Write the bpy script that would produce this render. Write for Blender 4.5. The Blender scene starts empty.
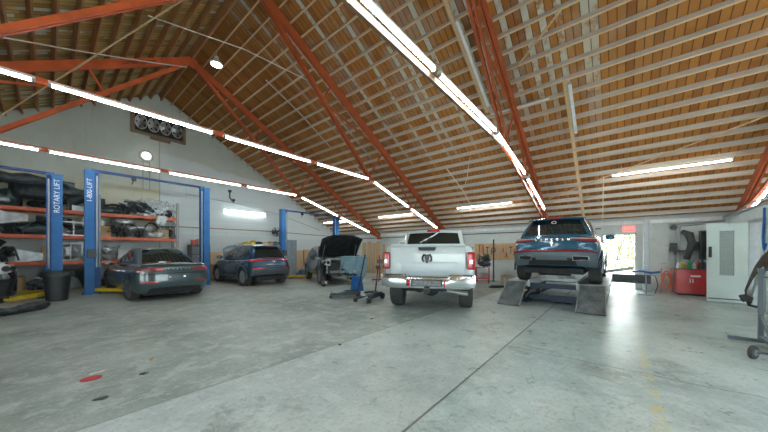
import bpy, bmesh, math, random
from mathutils import Vector, Matrix, noise
PI = math.pi
random.seed(7)
COL = bpy.context.scene.collection
V = Vector

# ------------------------------------------------------------------ camera frame
EYE, FPX, CX, HY = 1.4, 280.0, 384.0, 252.0
CF, SF = 0.768, 0.640          # camera forward in world X / Y

def cam2w(lat, dep, z=0.0):
    return V((CF*dep + SF*lat, SF*dep - CF*lat, z))

def fl(px, py, z=0.0):
    "point at height z seen at a pixel of the photograph (used as survey of the floor)"
    d = (EYE - z)*FPX/(py - HY)
    return cam2w((px-CX)/FPX*d, d, z)

# ------------------------------------------------------------------ materials
MATS = {}
def newmat(name):
    m = bpy.data.materials.new(name); m.use_nodes = True
    nt = m.node_tree
    return m, nt, nt.nodes, nt.links, nt.nodes['Principled BSDF']

def mat(name, col, rough=0.6, metal=0.0, var=0.12, scale=6.0, bump=0.0, coat=0.0, spec=None, detail=5):
    if name in MATS: return MATS[name]
    m, nt, N, L, P = newmat(name)
    P.inputs['Roughness'].default_value = rough
    P.inputs['Metallic'].default_value = metal
    if coat:
        P.inputs['Coat Weight'].default_value = coat
        P.inputs['Coat Roughness'].default_value = 0.06
    if spec is not None: P.inputs['Specular IOR Level'].default_value = spec
    tc = N.new('ShaderNodeTexCoord'); nz = N.new('ShaderNodeTexNoise')
    nz.inputs['Scale'].default_value = scale; nz.inputs['Detail'].default_value = detail
    nz.inputs['Roughness'].default_value = 0.6
    L.new(tc.outputs['Object'], nz.inputs['Vector'])
    rp = N.new('ShaderNodeValToRGB')
    lo = [max(0, c*(1-var)) for c in col]; hi = [min(1, c*(1+var)) for c in col]
    rp.color_ramp.elements[0].color = (*lo, 1); rp.color_ramp.elements[1].color = (*hi, 1)
    rp.color_ramp.elements[0].position = 0.3; rp.color_ramp.elements[1].position = 0.7
    L.new(nz.outputs['Fac'], rp.inputs['Fac']); L.new(rp.outputs['Color'], P.inputs['Base Color'])
    if bump:
        b = N.new('ShaderNodeBump'); b.inputs['Strength'].default_value = bump; b.inputs['Distance'].default_value = 0.02
        L.new(nz.outputs['Fac'], b.inputs['Height']); L.new(b.outputs['Normal'], P.inputs['Normal'])
    MATS[name] = m
    return m

def emit(name, col, s):
    if name in MATS: return MATS[name]
    m, nt, N, L, P = newmat(name)
    P.inputs['Base Color'].default_value = (*col, 1)
    P.inputs['Emission Color'].default_value = (*col, 1)
    P.inputs['Emission Strength'].default_value = s
    MATS[name] = m
    return m

def glass(name, col, rough=0.05, alpha=1.0):
    if name in MATS: return MATS[name]
    m, nt, N, L, P = newmat(name)
    P.inputs['Base Color'].default_value = (*col, 1)
    P.inputs['Roughness'].default_value = rough
    P.inputs['Coat Weight'].default_value = 0.6
    P.inputs['Alpha'].default_value = alpha
    MATS[name] = m
    return m

class NB:
    "tiny node builder"
    def __init__(s, name):
        s.m, s.nt, s.N, s.L, s.P = newmat(name)
        s.tc = s.N.new('ShaderNodeTexCoord')
    def n(s, t, **k):
        x = s.N.new(t)
        for a, b in k.items(): setattr(x, a, b)
        return x
    def setin(s, sock, v):
        if hasattr(v, 'is_output') or isinstance(v, bpy.types.NodeSocket): s.L.new(v, sock)
        else: sock.default_value = v
    def noise(s, scale, detail=5, vec=None, rough=0.6, dist=0.0):
        x = s.n('ShaderNodeTexNoise'); x.inputs['Scale'].default_value = scale; x.inputs['Detail'].default_value = detail
        x.inputs['Roughness'].default_value = rough; x.inputs['Distortion'].default_value = dist
        s.L.new(vec if vec is not None else s.tc.outputs['Object'], x.inputs['Vector'])
        return x.outputs['Fac']
    def math(s, op, a, b=None, c=None, clamp=False):
        x = s.n('ShaderNodeMath', operation=op); x.use_clamp = clamp
        s.setin(x.inputs[0], a)
        if b is not None: s.setin(x.inputs[1], b)
        if c is not None: s.setin(x.inputs[2], c)
        return x.outputs[0]
    def ramp(s, fac, stops):
        x = s.n('ShaderNodeValToRGB'); e = x.color_ramp.elements
        while len(e) < len(stops): e.new(0.5)
        for i, (p, c) in enumerate(stops):
            e[i].position = p; e[i].color = (*c, 1) if len(c) == 3 else c
        s.L.new(fac, x.inputs['Fac'])
        return x.outputs['Color']
    def step(s, v, lo, hi):
        x = s.n('ShaderNodeMapRange'); x.clamp = True; x.interpolation_type = 'SMOOTHSTEP'
        s.setin(x.inputs['Value'], v); x.inputs['From Min'].default_value = lo; x.inputs['From Max'].default_value = hi
        return x.outputs['Result']
    def mix(s, f, a, b, mode='MIX'):
        x = s.n('ShaderNodeMix', data_type='RGBA', blend_type=mode)
        s.setin(x.inputs[0], f)
        for sock, v in ((x.inputs[6], a), (x.inputs[7], b)):
            if isinstance(v, tuple): sock.default_value = (*v, 1) if len(v) == 3 else v
            else: s.L.new(v, sock)
        return x.outputs[2]
    def xyz(s, src='Object'):
        x = s.n('ShaderNodeSeparateXYZ'); s.L.new(s.tc.outputs[src], x.inputs[0]); return x.outputs
    def comb(s, a, b, c):
        x = s.n('ShaderNodeCombineXYZ')
        for i, v in enumerate((a, b, c)): s.setin(x.inputs[i], v)
        return x.outputs[0]
    def band(s, v, c, w):
        "1 within w of c"
        return s.math('SUBTRACT', 1.0, s.step(s.math('ABSOLUTE', s.math('SUBTRACT', v, c)), w*0.6, w))
    def bump(s, h, st=0.3, d=0.01):
        b = s.n('ShaderNodeBump'); b.inputs['Strength'].default_value = st; b.inputs['Distance'].default_value = d
        s.L.new(h, b.inputs['Height']); s.L.new(b.outputs['Normal'], s.P.inputs['Normal'])

def mat_floor():
    b = NB('worn_concrete'); x, y, z = b.xyz()[:3]
    warp = b.math('MULTIPLY', b.math('SUBTRACT', b.noise(0.9), 0.5), 0.05)
    yy = b.math('ADD', y, warp)
    left = b.step(yy, 3.22, 3.28)                      # older darker slab
    n1 = b.noise(0.55, 8, rough=0.65); n2 = b.noise(3.2, 8, rough=0.7); n3 = b.noise(26, 6)
    base = b.ramp(n1, [(0.35, (0.27, 0.37, 0.365)), (0.5, (0.42, 0.535, 0.525)), (0.65, (0.58, 0.69, 0.67))])
    base2 = b.ramp(n1, [(0.35, (0.20, 0.25, 0.23)), (0.5, (0.33, 0.395, 0.365)), (0.65, (0.47, 0.53, 0.49))])
    c = b.mix(left, base, base2)
    mid = b.math('MULTIPLY', b.step(yy, 1.27, 1.3), b.math('SUBTRACT', 1.0, left))
    c = b.mix(b.math('MULTIPLY', mid, 0.35), c, (0.58, 0.62, 0.59))
    c = b.mix(b.math('MULTIPLY', b.step(n2, 0.48, 0.62), 0.42), c, (0.70, 0.78, 0.76))
    c = b.mix(b.math('MULTIPLY', b.step(b.noise(1.3, 7, rough=0.75, dist=0.8), 0.55, 0.68), 0.62), c, (0.16, 0.19, 0.175))
    c = b.mix(b.math('MULTIPLY', b.step(b.noise(6, 9, rough=0.8, dist=0.5), 0.56, 0.66), 0.5), c, (0.14, 0.155, 0.15))
    c = b.mix(b.math('MULTIPLY', b.step(n3, 0.5, 0.66), 0.32), c, (0.2, 0.22, 0.21))
    # brown dust towards the racks
    far = b.step(y, 8.5, 14.0)
    c = b.mix(b.math('MULTIPLY', far, 0.4), c, (0.38, 0.34, 0.27))
    c = b.mix(b.math('MULTIPLY', b.step(b.noise(15, 9, rough=0.8, dist=0.3), 0.54, 0.62), 0.4), c, (0.72, 0.78, 0.76))
    # long scuffs
    sc = b.noise(1.0, 6, vec=b.comb(b.math('MULTIPLY', x, 0.8), b.math('MULTIPLY', y, 9.0), z), rough=0.7)
    c = b.mix(b.math('MULTIPLY', b.step(sc, 0.6, 0.72), 0.35), c, (0.66, 0.70, 0.68))
    # joints
    def line(v, at, w, mask=None, col=(0.08, 0.09, 0.09), amt=0.85):
        nonlocal c
        f = b.math('MULTIPLY', b.band(v, at, w), amt)
        if mask is not None: f = b.math('MULTIPLY', f, mask)
        c = b.mix(f, c, col)
    line(y, 1.28, 0.014)
    line(b.math('ADD', y, b.math('MULTIPLY', warp, 1.0)), 3.26, 0.02, col=(0.18, 0.2, 0.19), amt=0.5)
    wx = b.math('ADD', x, b.math('MULTIPLY', b.math('SUBTRACT', b.noise(2.0), 0.5), 0.12))
    line(wx, 4.4, 0.014, b.math('SUBTRACT', 1.0, b.step(y, 1.26, 1.28)), amt=0.6)
    line(x, 4.05, 0.014, b.step(y, 3.26, 3.3), amt=0.6)
    line(x, 9.0, 0.014, amt=0.5); line(y, 7.9, 0.014, amt=0.5)
    line(wx, -1.2, 0.014, amt=0.5)
    # hairline cracks
    vo = b.n('ShaderNodeTexVoronoi', feature='DISTANCE_TO_EDGE'); vo.inputs['Scale'].default_value = 0.42
    wv = b.n('ShaderNodeVectorMath', operation='ADD'); nn = b.n('ShaderNodeTexNoise'); nn.inputs['Scale'].default_value = 2.2
    nn.inputs['Detail'].default_value = 6
    b.L.new(b.tc.outputs['Object'], nn.inputs['Vector']); b.L.new(b.tc.outputs['Object'], wv.inputs[0])
    ms = b.n('ShaderNodeVectorMath', operation='SCALE'); ms.inputs['Scale'].default_value = 0.6
    b.L.new(nn.outputs['Color'], ms.inputs[0]); b.L.new(ms.outputs[0], wv.inputs[1]); b.L.new(wv.outputs[0], vo.inputs['Vector'])
    crack = b.math('MULTIPLY', b.math('SUBTRACT', 1.0, b.step(vo.outputs['Distance'], 0.0, 0.004)), b.step(n1, 0.45, 0.6))
    c = b.mix(b.math('MULTIPLY', crack, 0.35), c, (0.1, 0.11, 0.11))
    # faded yellow line
    ym = b.math('MULTIPLY', b.step(b.noise(5.5, 8, rough=0.75), 0.46, 0.58), b.math('SUBTRACT', 1.0, b.step(x, 3.6, 7.6)))
    line(y, -0.27, 0.06, ym, (0.62, 0.55, 0.17), 0.75)
    b.L.new(c, b.P.inputs['Base Color'])
    r = b.math('ADD', b.math('MULTIPLY', n2, 0.45), 0.10)
    r = b.math('ADD', r, b.math('MULTIPLY', left, 0.12))
    b.L.new(r, b.P.inputs['Roughness'])
    b.bump(b.math('SUBTRACT', b.math('ADD', n2, b.math('MULTIPLY', n3, 0.3)), b.math('MULTIPLY', b.band(y, 1.28, 0.02), 2.0)), 0.25, 0.012)
    return b.m

def mat_boards(name, dark=False):
    b = NB(name); x, y, z = b.xyz()[:3]
    idx = b.math('FLOOR', b.math('DIVIDE', y, 0.152))
    fr = b.math('FRACT', b.math('DIVIDE', y, 0.152))
    # boards broken along the slope at random lengths
    rn = b.n('ShaderNodeTexWhiteNoise', noise_dimensions='1D'); b.L.new(idx, rn.inputs['W'])
    xs = b.math('FLOOR', b.math('DIVIDE', b.math('ADD', x, b.math('MULTIPLY', rn.outputs['Value'], 7.0)), 2.4))
    rn2 = b.n('ShaderNodeTexWhiteNoise', noise_dimensions='2D')
    b.L.new(b.comb(idx, xs, 0.0), rn2.inputs['Vector'])
    rv = rn2.outputs['Value']
    if dark: cols = [(0.0, (0.34, 0.19, 0.05)), (0.35, (0.50, 0.31, 0.085)), (0.7, (0.60, 0.40, 0.13)), (1.0, (0.44, 0.36, 0.19))]
    else: cols = [(0.0, (0.31, 0.11, 0.02)), (0.35, (0.41, 0.16, 0.03)), (0.7, (0.50, 0.205, 0.04)), (1.0, (0.40, 0.18, 0.05))]
    c = b.ramp(rv, cols)
    grain = b.noise(1.0, 8, vec=b.comb(b.math('MULTIPLY', x, 2.0), b.math('MULTIPLY', y, 45.0), z), rough=0.7)
    c = b.mix(b.math('MULTIPLY', b.step(grain, 0.45, 0.75), 0.45), c, (0.26, 0.13, 0.05))
    c = b.mix(b.math('MULTIPLY', b.step(b.noise(5.0, 5), 0.62, 0.72), 0.55), c, (0.20, 0.10, 0.045))
    # whitewashed re-used boards, clustered
    big = b.noise(0.22, 2, vec=b.comb(x, y, 3.0))
    if dark:
        zone = b.step(b.noise(0.5, 3, vec=b.comb(x, y, 9.0)), 0.50, 0.62)
    else:
        zone = b.math('MULTIPLY', b.band(y, 4.3, 5.4), b.math('SUBTRACT', 1.0, b.step(x, 5.0, 8.5)))
    wsel = b.math('MULTIPLY', b.step(rn.outputs['Value'] if not dark else rv, 0.60 if not dark else 0.66, 0.62 if not dark else 0.68), zone)
    pn = b.step(b.noise(2.4, 7, rough=0.7), 0.36, 0.52)
    c = b.mix(b.math('MULTIPLY', b.math('MULTIPLY', wsel, pn), 0.85), c, (0.66, 0.68, 0.58))
    grey = b.math('MULTIPLY', zone, b.step(b.noise(1.1, 5), 0.48, 0.62))
    c = b.mix(b.math('MULTIPLY', grey, 0.28), c, (0.46, 0.47, 0.42))
    gap = b.math('ADD', b.math('SUBTRACT', 1.0, b.step(fr, 0.02, 0.11)), b.step(fr, 0.93, 1.0), clamp=True)
    c = b.mix(b.math('MULTIPLY', gap, 0.9), c, (0.04, 0.02, 0.01))
    b.L.new(c, b.P.inputs['Base Color']); b.P.inputs['Roughness'].default_value = 0.8
    b.bump(b.math('SUBTRACT', b.math('MULTIPLY', grain, 0.4), gap), 0.5, 0.01)
    return b.m

def mat_wood(name, c0, c1, axis='Y', rough=0.75):
    b = NB(name); x, y, z = b.xyz()[:3]
    v = {'Y': b.comb(b.math('MULTIPLY', x, 30.0), b.math('MULTIPLY', y, 1.2), b.math('MULTIPLY', z, 30.0)),
         'X': b.comb(b.math('MULTIPLY', x, 1.2), b.math('MULTIPLY', y, 30.0), b.math('MULTIPLY', z, 30.0)),
         'Z': b.comb(b.math('MULTIPLY', x, 14.0), b.math('MULTIPLY', y, 14.0), b.math('MULTIPLY', z, 0.9))}[axis]
    g = b.noise(1.0, 6, vec=v, rough=0.65)
    c = b.ramp(g, [(0.3, c0), (0.7, c1)])
    c = b.mix(b.math('MULTIPLY', b.step(b.noise(1.6, 5), 0.55, 0.72), 0.3), c, tuple(k*0.55 for k in c0))
    b.L.new(c, b.P.inputs['Base Color']); b.P.inputs['Roughness'].default_value = rough
    return b.m

def mat_gable():
    b = NB('stained_plaster'); x, y, z = b.xyz()[:3]
    n = b.noise(0.8, 8, rough=0.7)
    c = b.ramp(n, [(0.3, (0.56, 0.62, 0.56)), (0.7, (0.68, 0.735, 0.67))])
    # whiter repainted area right of the seam and below a ragged edge
    ed = b.math('ADD', b.math('MULTIPLY', x, 0.10), z)
    ed = b.math('ADD', ed, b.math('MULTIPLY', b.math('SUBTRACT', b.noise(1.2, 6), 0.5), 0.5))
    lower = b.math('SUBTRACT', 1.0, b.step(ed, 6.25, 6.4))
    right = b.step(x, 3.30, 3.33)
    c = b.mix(b.math('MULTIPLY', lower, right), c, (0.72, 0.80, 0.81))
    lo2 = b.math('SUBTRACT', 1.0, b.step(b.math('ADD', z, b.math('MULTIPLY', n, 0.5)), 4.5, 4.7))
    c = b.mix(b.math('MULTIPLY', b.math('MULTIPLY', lo2, b.math('SUBTRACT', 1.0, right)), 0.8), c, (0.78, 0.77, 0.60))
    low2 = b.math('SUBTRACT', 1.0, b.step(b.math('ADD', z, b.math('MULTIPLY', n, 0.15)), 2.3, 2.4))
    c = b.mix(low2, c, (0.66, 0.73, 0.74))
    # horizontal block coursing and drips
    crs = b.math('FRACT', b.math('DIVIDE', z, 0.61))
    c = b.mix(b.math('MULTIPLY', b.math('SUBTRACT', 1.0, b.step(crs, 0.0, 0.03)), b.math('MULTIPLY', lo2, 0.5)), c, (0.38, 0.36, 0.28))
    dr = b.noise(1.0, 6, vec=b.comb(b.math('MULTIPLY', x, 7.0), y, b.math('MULTIPLY', z, 0.5)))
    c = b.mix(b.math('MULTIPLY', b.step(dr, 0.6, 0.75), 0.3), c, (0.45, 0.42, 0.32))
    c = b.mix(b.math('MULTIPLY', b.band(x, 3.31, 0.025), b.math('MULTIPLY', b.math('SUBTRACT', 1.0, b.step(z, 6.6, 6.7)), 0.7)), c, (0.33, 0.36, 0.33))
    c = b.mix(b.math('MULTIPLY', b.step(b.noise(9, 7), 0.66, 0.75), 0.5), c, (0.3, 0.3, 0.26))
    b.L.new(c, b.P.inputs['Base Color']); b.P.inputs['Roughness'].default_value = 0.85
    b.bump(n, 0.2)
    return b.m

def mat_white_wall(name, c0=(0.62, 0.68, 0.67), dirt=(0.36, 0.38, 0.36), amt=0.45):
    b = NB(name); x, y, z = b.xyz()[:3]
    n = b.noise(1.3, 8, rough=0.7)
    c = b.ramp(n, [(0.3, tuple(k*0.88 for k in c0)), (0.7, tuple(min(1, k*1.1) for k in c0))])
    c = b.mix(b.math('MULTIPLY', b.step(b.noise(3.5, 8, rough=0.8, dist=0.6), 0.56, 0.7), amt), c, dirt)
    lowd = b.math('MULTIPLY', b.math('SUBTRACT', 1.0, b.step(b.math('ADD', z, b.math('MULTIPLY', n, 0.8)), 0.4, 1.1)), 0.4)
    c = b.mix(lowd, c, dirt)
    b.L.new(c, b.P.inputs['Base Color']); b.P.inputs['Roughness'].default_value = 0.8
    return b.m

def mat_expanded(name):
    "expanded metal ramp plate: dark pattern of openings over grey steel"
    b = NB(name); x, y, z = b.xyz()[:3]
    u = b.math('ADD', b.math('MULTIPLY', x, 12.0), b.math('MULTIPLY', y, 15.0))
    v = b.math('SUBTRACT', b.math('MULTIPLY', x, 12.0), b.math('MULTIPLY', y, 15.0))
    a = b.math('ABSOLUTE', b.math('SUBTRACT', b.math('FRACT', u), 0.5)); d = b.math('ABSOLUTE', b.math('SUBTRACT', b.math('FRACT', v), 0.5))
    h = b.math('MINIMUM', a, d)
    f = b.step(h, 0.08, 0.16)
    n = b.noise(4, 6)
    c = b.mix(f, b.ramp(n, [(0.35, (0.09, 0.11, 0.115)), (0.65, (0.28, 0.32, 0.325))]), b.ramp(n, [(0.3, (0.04, 0.05, 0.055)), (0.7, (0.16, 0.18, 0.19))]))
    b.L.new(c, b.P.inputs['Base Color']); b.P.inputs['Roughness'].default_value = 0.7
    b.bump(f, 0.6)
    return b.m

# ------------------------------------------------------------------ mesh builder
class MB:
    def __init__(s): s.v = []; s.f = []; s.mi = []
    def add(s, vs, fs, mi=0):
        o = len(s.v); s.v += [tuple(p) for p in vs]; s.f += [tuple(i+o for i in f) for f in fs]; s.mi += [mi]*len(fs)
        return s
    def box(s, c, size, R=None, mi=0, taper=1.0):
        hx, hy, hz = (k/2 for k in size); vs = []
        for dz in (-1, 1):
            t = 1.0 if dz < 0 else taper
            for dx, dy in ((-1, -1), (1, -1), (1, 1), (-1, 1)):
                p = V((dx*hx*t, dy*hy*t, dz*hz))
                if R is not None: p = R @ p
                vs.append(p + V(c))
        return s.add(vs, [(3, 2, 1, 0), (4, 5, 6, 7), (0, 1, 5, 4), (1, 2, 6, 5), (2, 3, 7, 6), (3, 0, 4, 7)], mi)
    def bb(s, lo, hi, mi=0):
        return s.box([(a+b)/2 for a, b in zip(lo, hi)], [abs(b-a) for a, b in zip(lo, hi)], mi=mi)
    def beam(s, p0, p1, w, h, up=(0, 0, 1), mi=0):
        p0 = V(p0); p1 = V(p1); d = (p1-p0); L = d.length; d.normalize()
        u = V(up); sd = d.cross(u)
        if sd.length < 1e-4: sd = d.cross(V((1, 0, 0)))
        sd.normalize(); u = sd.cross(d)
        R = Matrix((d, -sd, u)).transposed()
        return s.box((p0+p1)/2, (L, w, h), R, mi)
    def tube(s, pts, r, n=8, mi=0, close=False):
        pts = [V(p) for p in pts]; m = len(pts); vs = []
        rs = r if isinstance(r, (list, tuple)) else [r]*m
        prev = None
        for i, p in enumerate(pts):
            if close: t = pts[(i+1) % m] - pts[i-1]
            else: t = pts[min(i+1, m-1)] - pts[max(i-1, 0)]
            t.normalize()
            if prev is None:
                a = t.cross(V((0, 0, 1)))
                if a.length < 1e-3: a = t.cross(V((1, 0, 0)))
            else: a = prev - t*prev.dot(t)
            a.normalize(); prev = a; b_ = t.cross(a)
            for k in range(n):
                an = 2*PI*k/n; vs.append(p + (a*math.cos(an) + b_*math.sin(an))*rs[i])
        fs = []
        for i in range(m if close else m-1):
            j = (i+1) % m
            for k in range(n): fs.append((i*n+k, i*n+(k+1) % n, j*n+(k+1) % n, j*n+k))
        if not close: fs += [tuple(range(n-1, -1, -1)), tuple((m-1)*n+k for k in range(n))]
        return s.add(vs, fs, mi)
    def cyl(s, p0, p1, r, n=16, r2=None, mi=0):
        return s.tube([p0, p1], [r, r if r2 is None else r2], n, mi)
    def lathe(s, prof, M=None, n=24, mi=0):
        "prof: list of (r, h) turned about local Z"
        vs = []; m = len(prof)
        for r, h in prof:
            for k in range(n):
                a = 2*PI*k/n; p = V((r*math.cos(a), r*math.sin(a), h)); vs.append(M @ p if M is not None else p)
        fs = [(i*n+k, i*n+(k+1) % n, (i+1)*n+(k+1) % n, (i+1)*n+k) for i in range(m-1) for k in range(n)]
        fs += [tuple(range(n-1, -1, -1)), tuple((m-1)*n+k for k in range(n))]
        return s.add(vs, fs, mi)
    def prism(s, poly, h0, h1, M=None, mi=0):
        n = len(poly); vs = [V((x, y, h0)) for x, y in poly] + [V((x, y, h1)) for x, y in poly]
        if M is not None: vs = [M @ p for p in vs]
        return s.add(vs, [tuple(range(n-1, -1, -1)), tuple(range(n, 2*n))] + [(i, (i+1) % n, n+(i+1) % n, n+i) for i in range(n)], mi)
    def sheet(s, fn, nu, nv, th=0.01, mi=0):
        "solid curved sheet: fn(u, v) -> point, given a thickness"
        P = [[V(fn(i/nu, j/nv)) for j in range(nv+1)] for i in range(nu+1)]
        top = []; bot = []
        for i in range(nu+1):
            for j in range(nv+1):
                du = P[min(i+1, nu)][j] - P[max(i-1, 0)][j]; dv = P[i][min(j+1, nv)] - P[i][max(j-1, 0)]
                nn = du.cross(dv)
                if nn.length > 1e-9: nn.normalize()
                top.append(P[i][j] + nn*th/2); bot.append(P[i][j] - nn*th/2)
        N = len(top); w = nv+1; fs = []
        for i in range(nu):
            for j in range(nv):
                a, b_, c, d = i*w+j, (i+1)*w+j, (i+1)*w+j+1, i*w+j+1
                fs += [(a, b_, c, d), (N+d, N+c, N+b_, N+a)]
        for i in range(nu):
            fs += [(N+i*w, N+(i+1)*w, (i+1)*w, i*w), (i*w+nv, (i+1)*w+nv, N+(i+1)*w+nv, N+i*w+nv)]
        for j in range(nv):
            fs += [(j, j+1, N+j+1, N+j), (N+nu*w+j, N+nu*w+j+1, nu*w+j+1, nu*w+j)]
        return s.add(top+bot, fs, mi)
    def warp(s, fn, na, nb, nc, mi=0):
        "box grid over [-1,1]^3 pushed through fn"
        idx = {}; vs = []; fs = []
        def vid(i, j, k):
            if (i, j, k) not in idx:
                idx[(i, j, k)] = len(vs); vs.append(V(fn(-1+2*i/na, -1+2*j/nb, -1+2*k/nc)))
            return idx[(i, j, k)]
        for i in range(na):
            for j in range(nb):
                fs.append((vid(i, j, nc), vid(i+1, j, nc), vid(i+1, j+1, nc), vid(i, j+1, nc)))
                fs.append((vid(i, j+1, 0), vid(i+1, j+1, 0), vid(i+1, j, 0), vid(i, j, 0)))
        for i in range(na):
            for k in range(nc):
                fs.append((vid(i, 0, k), vid(i+1, 0, k), vid(i+1, 0, k+1), vid(i, 0, k+1)))
                fs.append((vid(i, nb, k+1), vid(i+1, nb, k+1), vid(i+1, nb, k), vid(i, nb, k)))
        for j in range(nb):
            for k in range(nc):
                fs.append((vid(0, j+1, k), vid(0, j, k), vid(0, j, k+1), vid(0, j+1, k+1)))
                fs.append((vid(na, j, k), vid(na, j+1, k), vid(na, j+1, k+1), vid(na, j, k+1)))
        return s.add(vs, fs, mi)
    def blob(s, c, size, seed=0, amp=0.25, fr=1.6, n=3, R=None, mi=0):
        bm = bmesh.new(); bmesh.ops.create_icosphere(bm, subdivisions=n, radius=1.0)
        vs = []
        for v in bm.verts:
            p = v.co.copy(); k = 1 + amp*noise.noise(p*fr + V((seed*3.1, seed*1.7, 0))) + amp*0.5*noise.noise(p*fr*2.7 + V((seed, 0, seed)))
            q = V((p.x*k*size[0], p.y*k*size[1], p.z*k*size[2]))
            if R is not None: q = R @ q
            vs.append(q + V(c))
        fs = [tuple(v.index for v in f.verts) for f in bm.faces]; bm.free()
        return s.add(vs, fs, mi)
    def build(s, name, m, parent=None, smooth=None, bevel=0.0, subsurf=0, loc=None):
        me = bpy.data.meshes.new(name); me.from_pydata(s.v, [], s.f)
        for mm in (m if isinstance(m, (list, tuple)) else [m]): me.materials.append(mm)
        if any(s.mi): me.polygons.foreach_set('material_index', s.mi)
        me.update()
        o = bpy.data.objects.new(name, me); COL.objects.link(o)
        if loc is not None: o.location = loc
        if parent is not None: o.parent = parent
        if bevel:
            md = o.modifiers.new('bevel', 'BEVEL'); md.width = bevel; md.segments = 2; md.limit_method = 'ANGLE'; md.angle_limit = 0.7
        if subsurf:
            md = o.modifiers.new('sub', 'SUBSURF'); md.levels = subsurf; md.render_levels = subsurf
        if smooth is not None:
            me.shade_smooth()
            if smooth < 3: me.set_sharp_from_angle(angle=smooth)
        return o

def bake(o, smooth=0.6):
    "freeze modifiers into the mesh"
    bpy.context.view_layer.update()
    dg = bpy.context.evaluated_depsgraph_get()
    me = bpy.data.meshes.new_from_object(o.evaluated_get(dg)); old = o.data
    o.modifiers.clear(); o.data = me; bpy.data.meshes.remove(old)
    if smooth is not None:
        me.shade_smooth(); me.set_sharp_from_angle(angle=smooth)
    return o

def cut(o, cutters, sm=0.6):
    for c in cutters:
        md = o.modifiers.new('cut', 'BOOLEAN'); md.operation = 'DIFFERENCE'; md.object = c; md.solver = 'EXACT'
        md.material_mode = 'TRANSFER'
    bake(o, sm)
    for c in cutters:
        me = c.data; bpy.data.objects.remove(c); bpy.data.meshes.remove(me)
    return o

def thing(name, label, cat, loc=(0, 0, 0), rotz=0.0, group=None):
    o = bpy.data.objects.new(name, None); COL.objects.link(o); o.empty_display_size = 0.1
    o.location = loc; o.rotation_euler = (0, 0, rotz); o['label'] = label; o['category'] = cat
    if group: o['group'] = group
    return o
def tag(o, label, cat, group=None, kind=None):
    o['label'] = label; o['category'] = cat
    if group: o['group'] = group
    if kind: o['kind'] = kind
    return o
def struct(o, label=None, cat=None):
    o['kind'] = 'structure'
    if label: o['label'] = label
    if cat: o['category'] = cat
    return o
def copy_tree(o, parent=None):
    c = o.copy(); COL.objects.link(c)
    if parent is not None: c.parent = parent
    for ch in list(o.children): copy_tree(ch, c)
    return c
def text(s, size, m, name, parent, M, depth=0.006, align='CENTER', spacing=1.0):
    cu = bpy.data.curves.new('t', 'FONT'); cu.body = s; cu.size = size; cu.extrude = depth/2; cu.align_x = align; cu.align_y = 'CENTER'
    cu.space_character = spacing
    to = bpy.data.objects.new('t', cu); COL.objects.link(to); bpy.context.view_layer.update()
    me = bpy.data.meshes.new_from_object(to.evaluated_get(bpy.context.evaluated_depsgraph_get()))
    bpy.data.objects.remove(to); bpy.data.curves.remove(cu)
    me.transform(M); me.materials.clear(); me.materials.append(m)
    o = bpy.data.objects.new(name, me); COL.objects.link(o); o.parent = parent
    return o
def Rx(a): return Matrix.Rotation(a, 4, 'X')
def Ry(a): return Matrix.Rotation(a, 4, 'Y')
def Rz(a): return Matrix.Rotation(a, 4, 'Z')
def T(x, y, z): return Matrix.Translation((x, y, z))
def R3(m): return m.to_3x3()
def cv(pts):
    "smooth curve through (x, y) points"
    def f(x):
        if x <= pts[0][0]: return pts[0][1]
        if x >= pts[-1][0]: return pts[-1][1]
        for i in range(len(pts)-1):
            if pts[i][0] <= x <= pts[i+1][0]:
                x0, y0 = pts[i]; x1, y1 = pts[i+1]; h = x1-x0; t = (x-x0)/h
                s = (y1-y0)/h
                sl = (y0-pts[i-1][1])/(x0-pts[i-1][0]) if i > 0 else s
                sr = (pts[i+2][1]-y1)/(pts[i+2][0]-x1) if i+2 < len(pts) else s
                m0 = 0 if sl*s <= 0 else 2*sl*s/(sl+s); m1 = 0 if sr*s <= 0 else 2*sr*s/(sr+s)
                return ((2*t**3-3*t**2+1)*y0 + (t**3-2*t**2+t)*h*m0 + (-2*t**3+3*t**2)*y1 + (t**3-t**2)*h*m1)
    return f
def ordinal(n): return ['', 'first', 'second', 'third', 'fourth', 'fifth', 'sixth', 'seventh', 'eighth', 'ninth', 'tenth', 'eleventh', 'twelfth', 'thirteenth',
    'fourteenth', 'fifteenth', 'sixteenth', 'seventeenth', 'eighteenth', 'nineteenth', 'twentieth', 'twenty-first', 'twenty-second', 'twenty-third', 'twenty-fourth',
    'twenty-fifth', 'twenty-sixth', 'twenty-seventh', 'twenty-eighth', 'twenty-ninth', 'thirtieth', 'thirty-first', 'thirty-second'][n]
# ================================================================== the building
XE, XL, XR = 14.0, -7.28, 3.36          # far eave wall, left eave wall, ridge line
YG, YN = 16.3, -8.2                     # gable wall, near end wall
DZE, DZR = 2.72, 8.72                   # deck height at eave / ridge
TH = math.atan2(DZR-DZE, XE-XR); SL = math.hypot(DZR-DZE, XE-XR)
def deck(x): return DZR - abs(x-XR)*(DZR-DZE)/(XE-XR)

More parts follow.
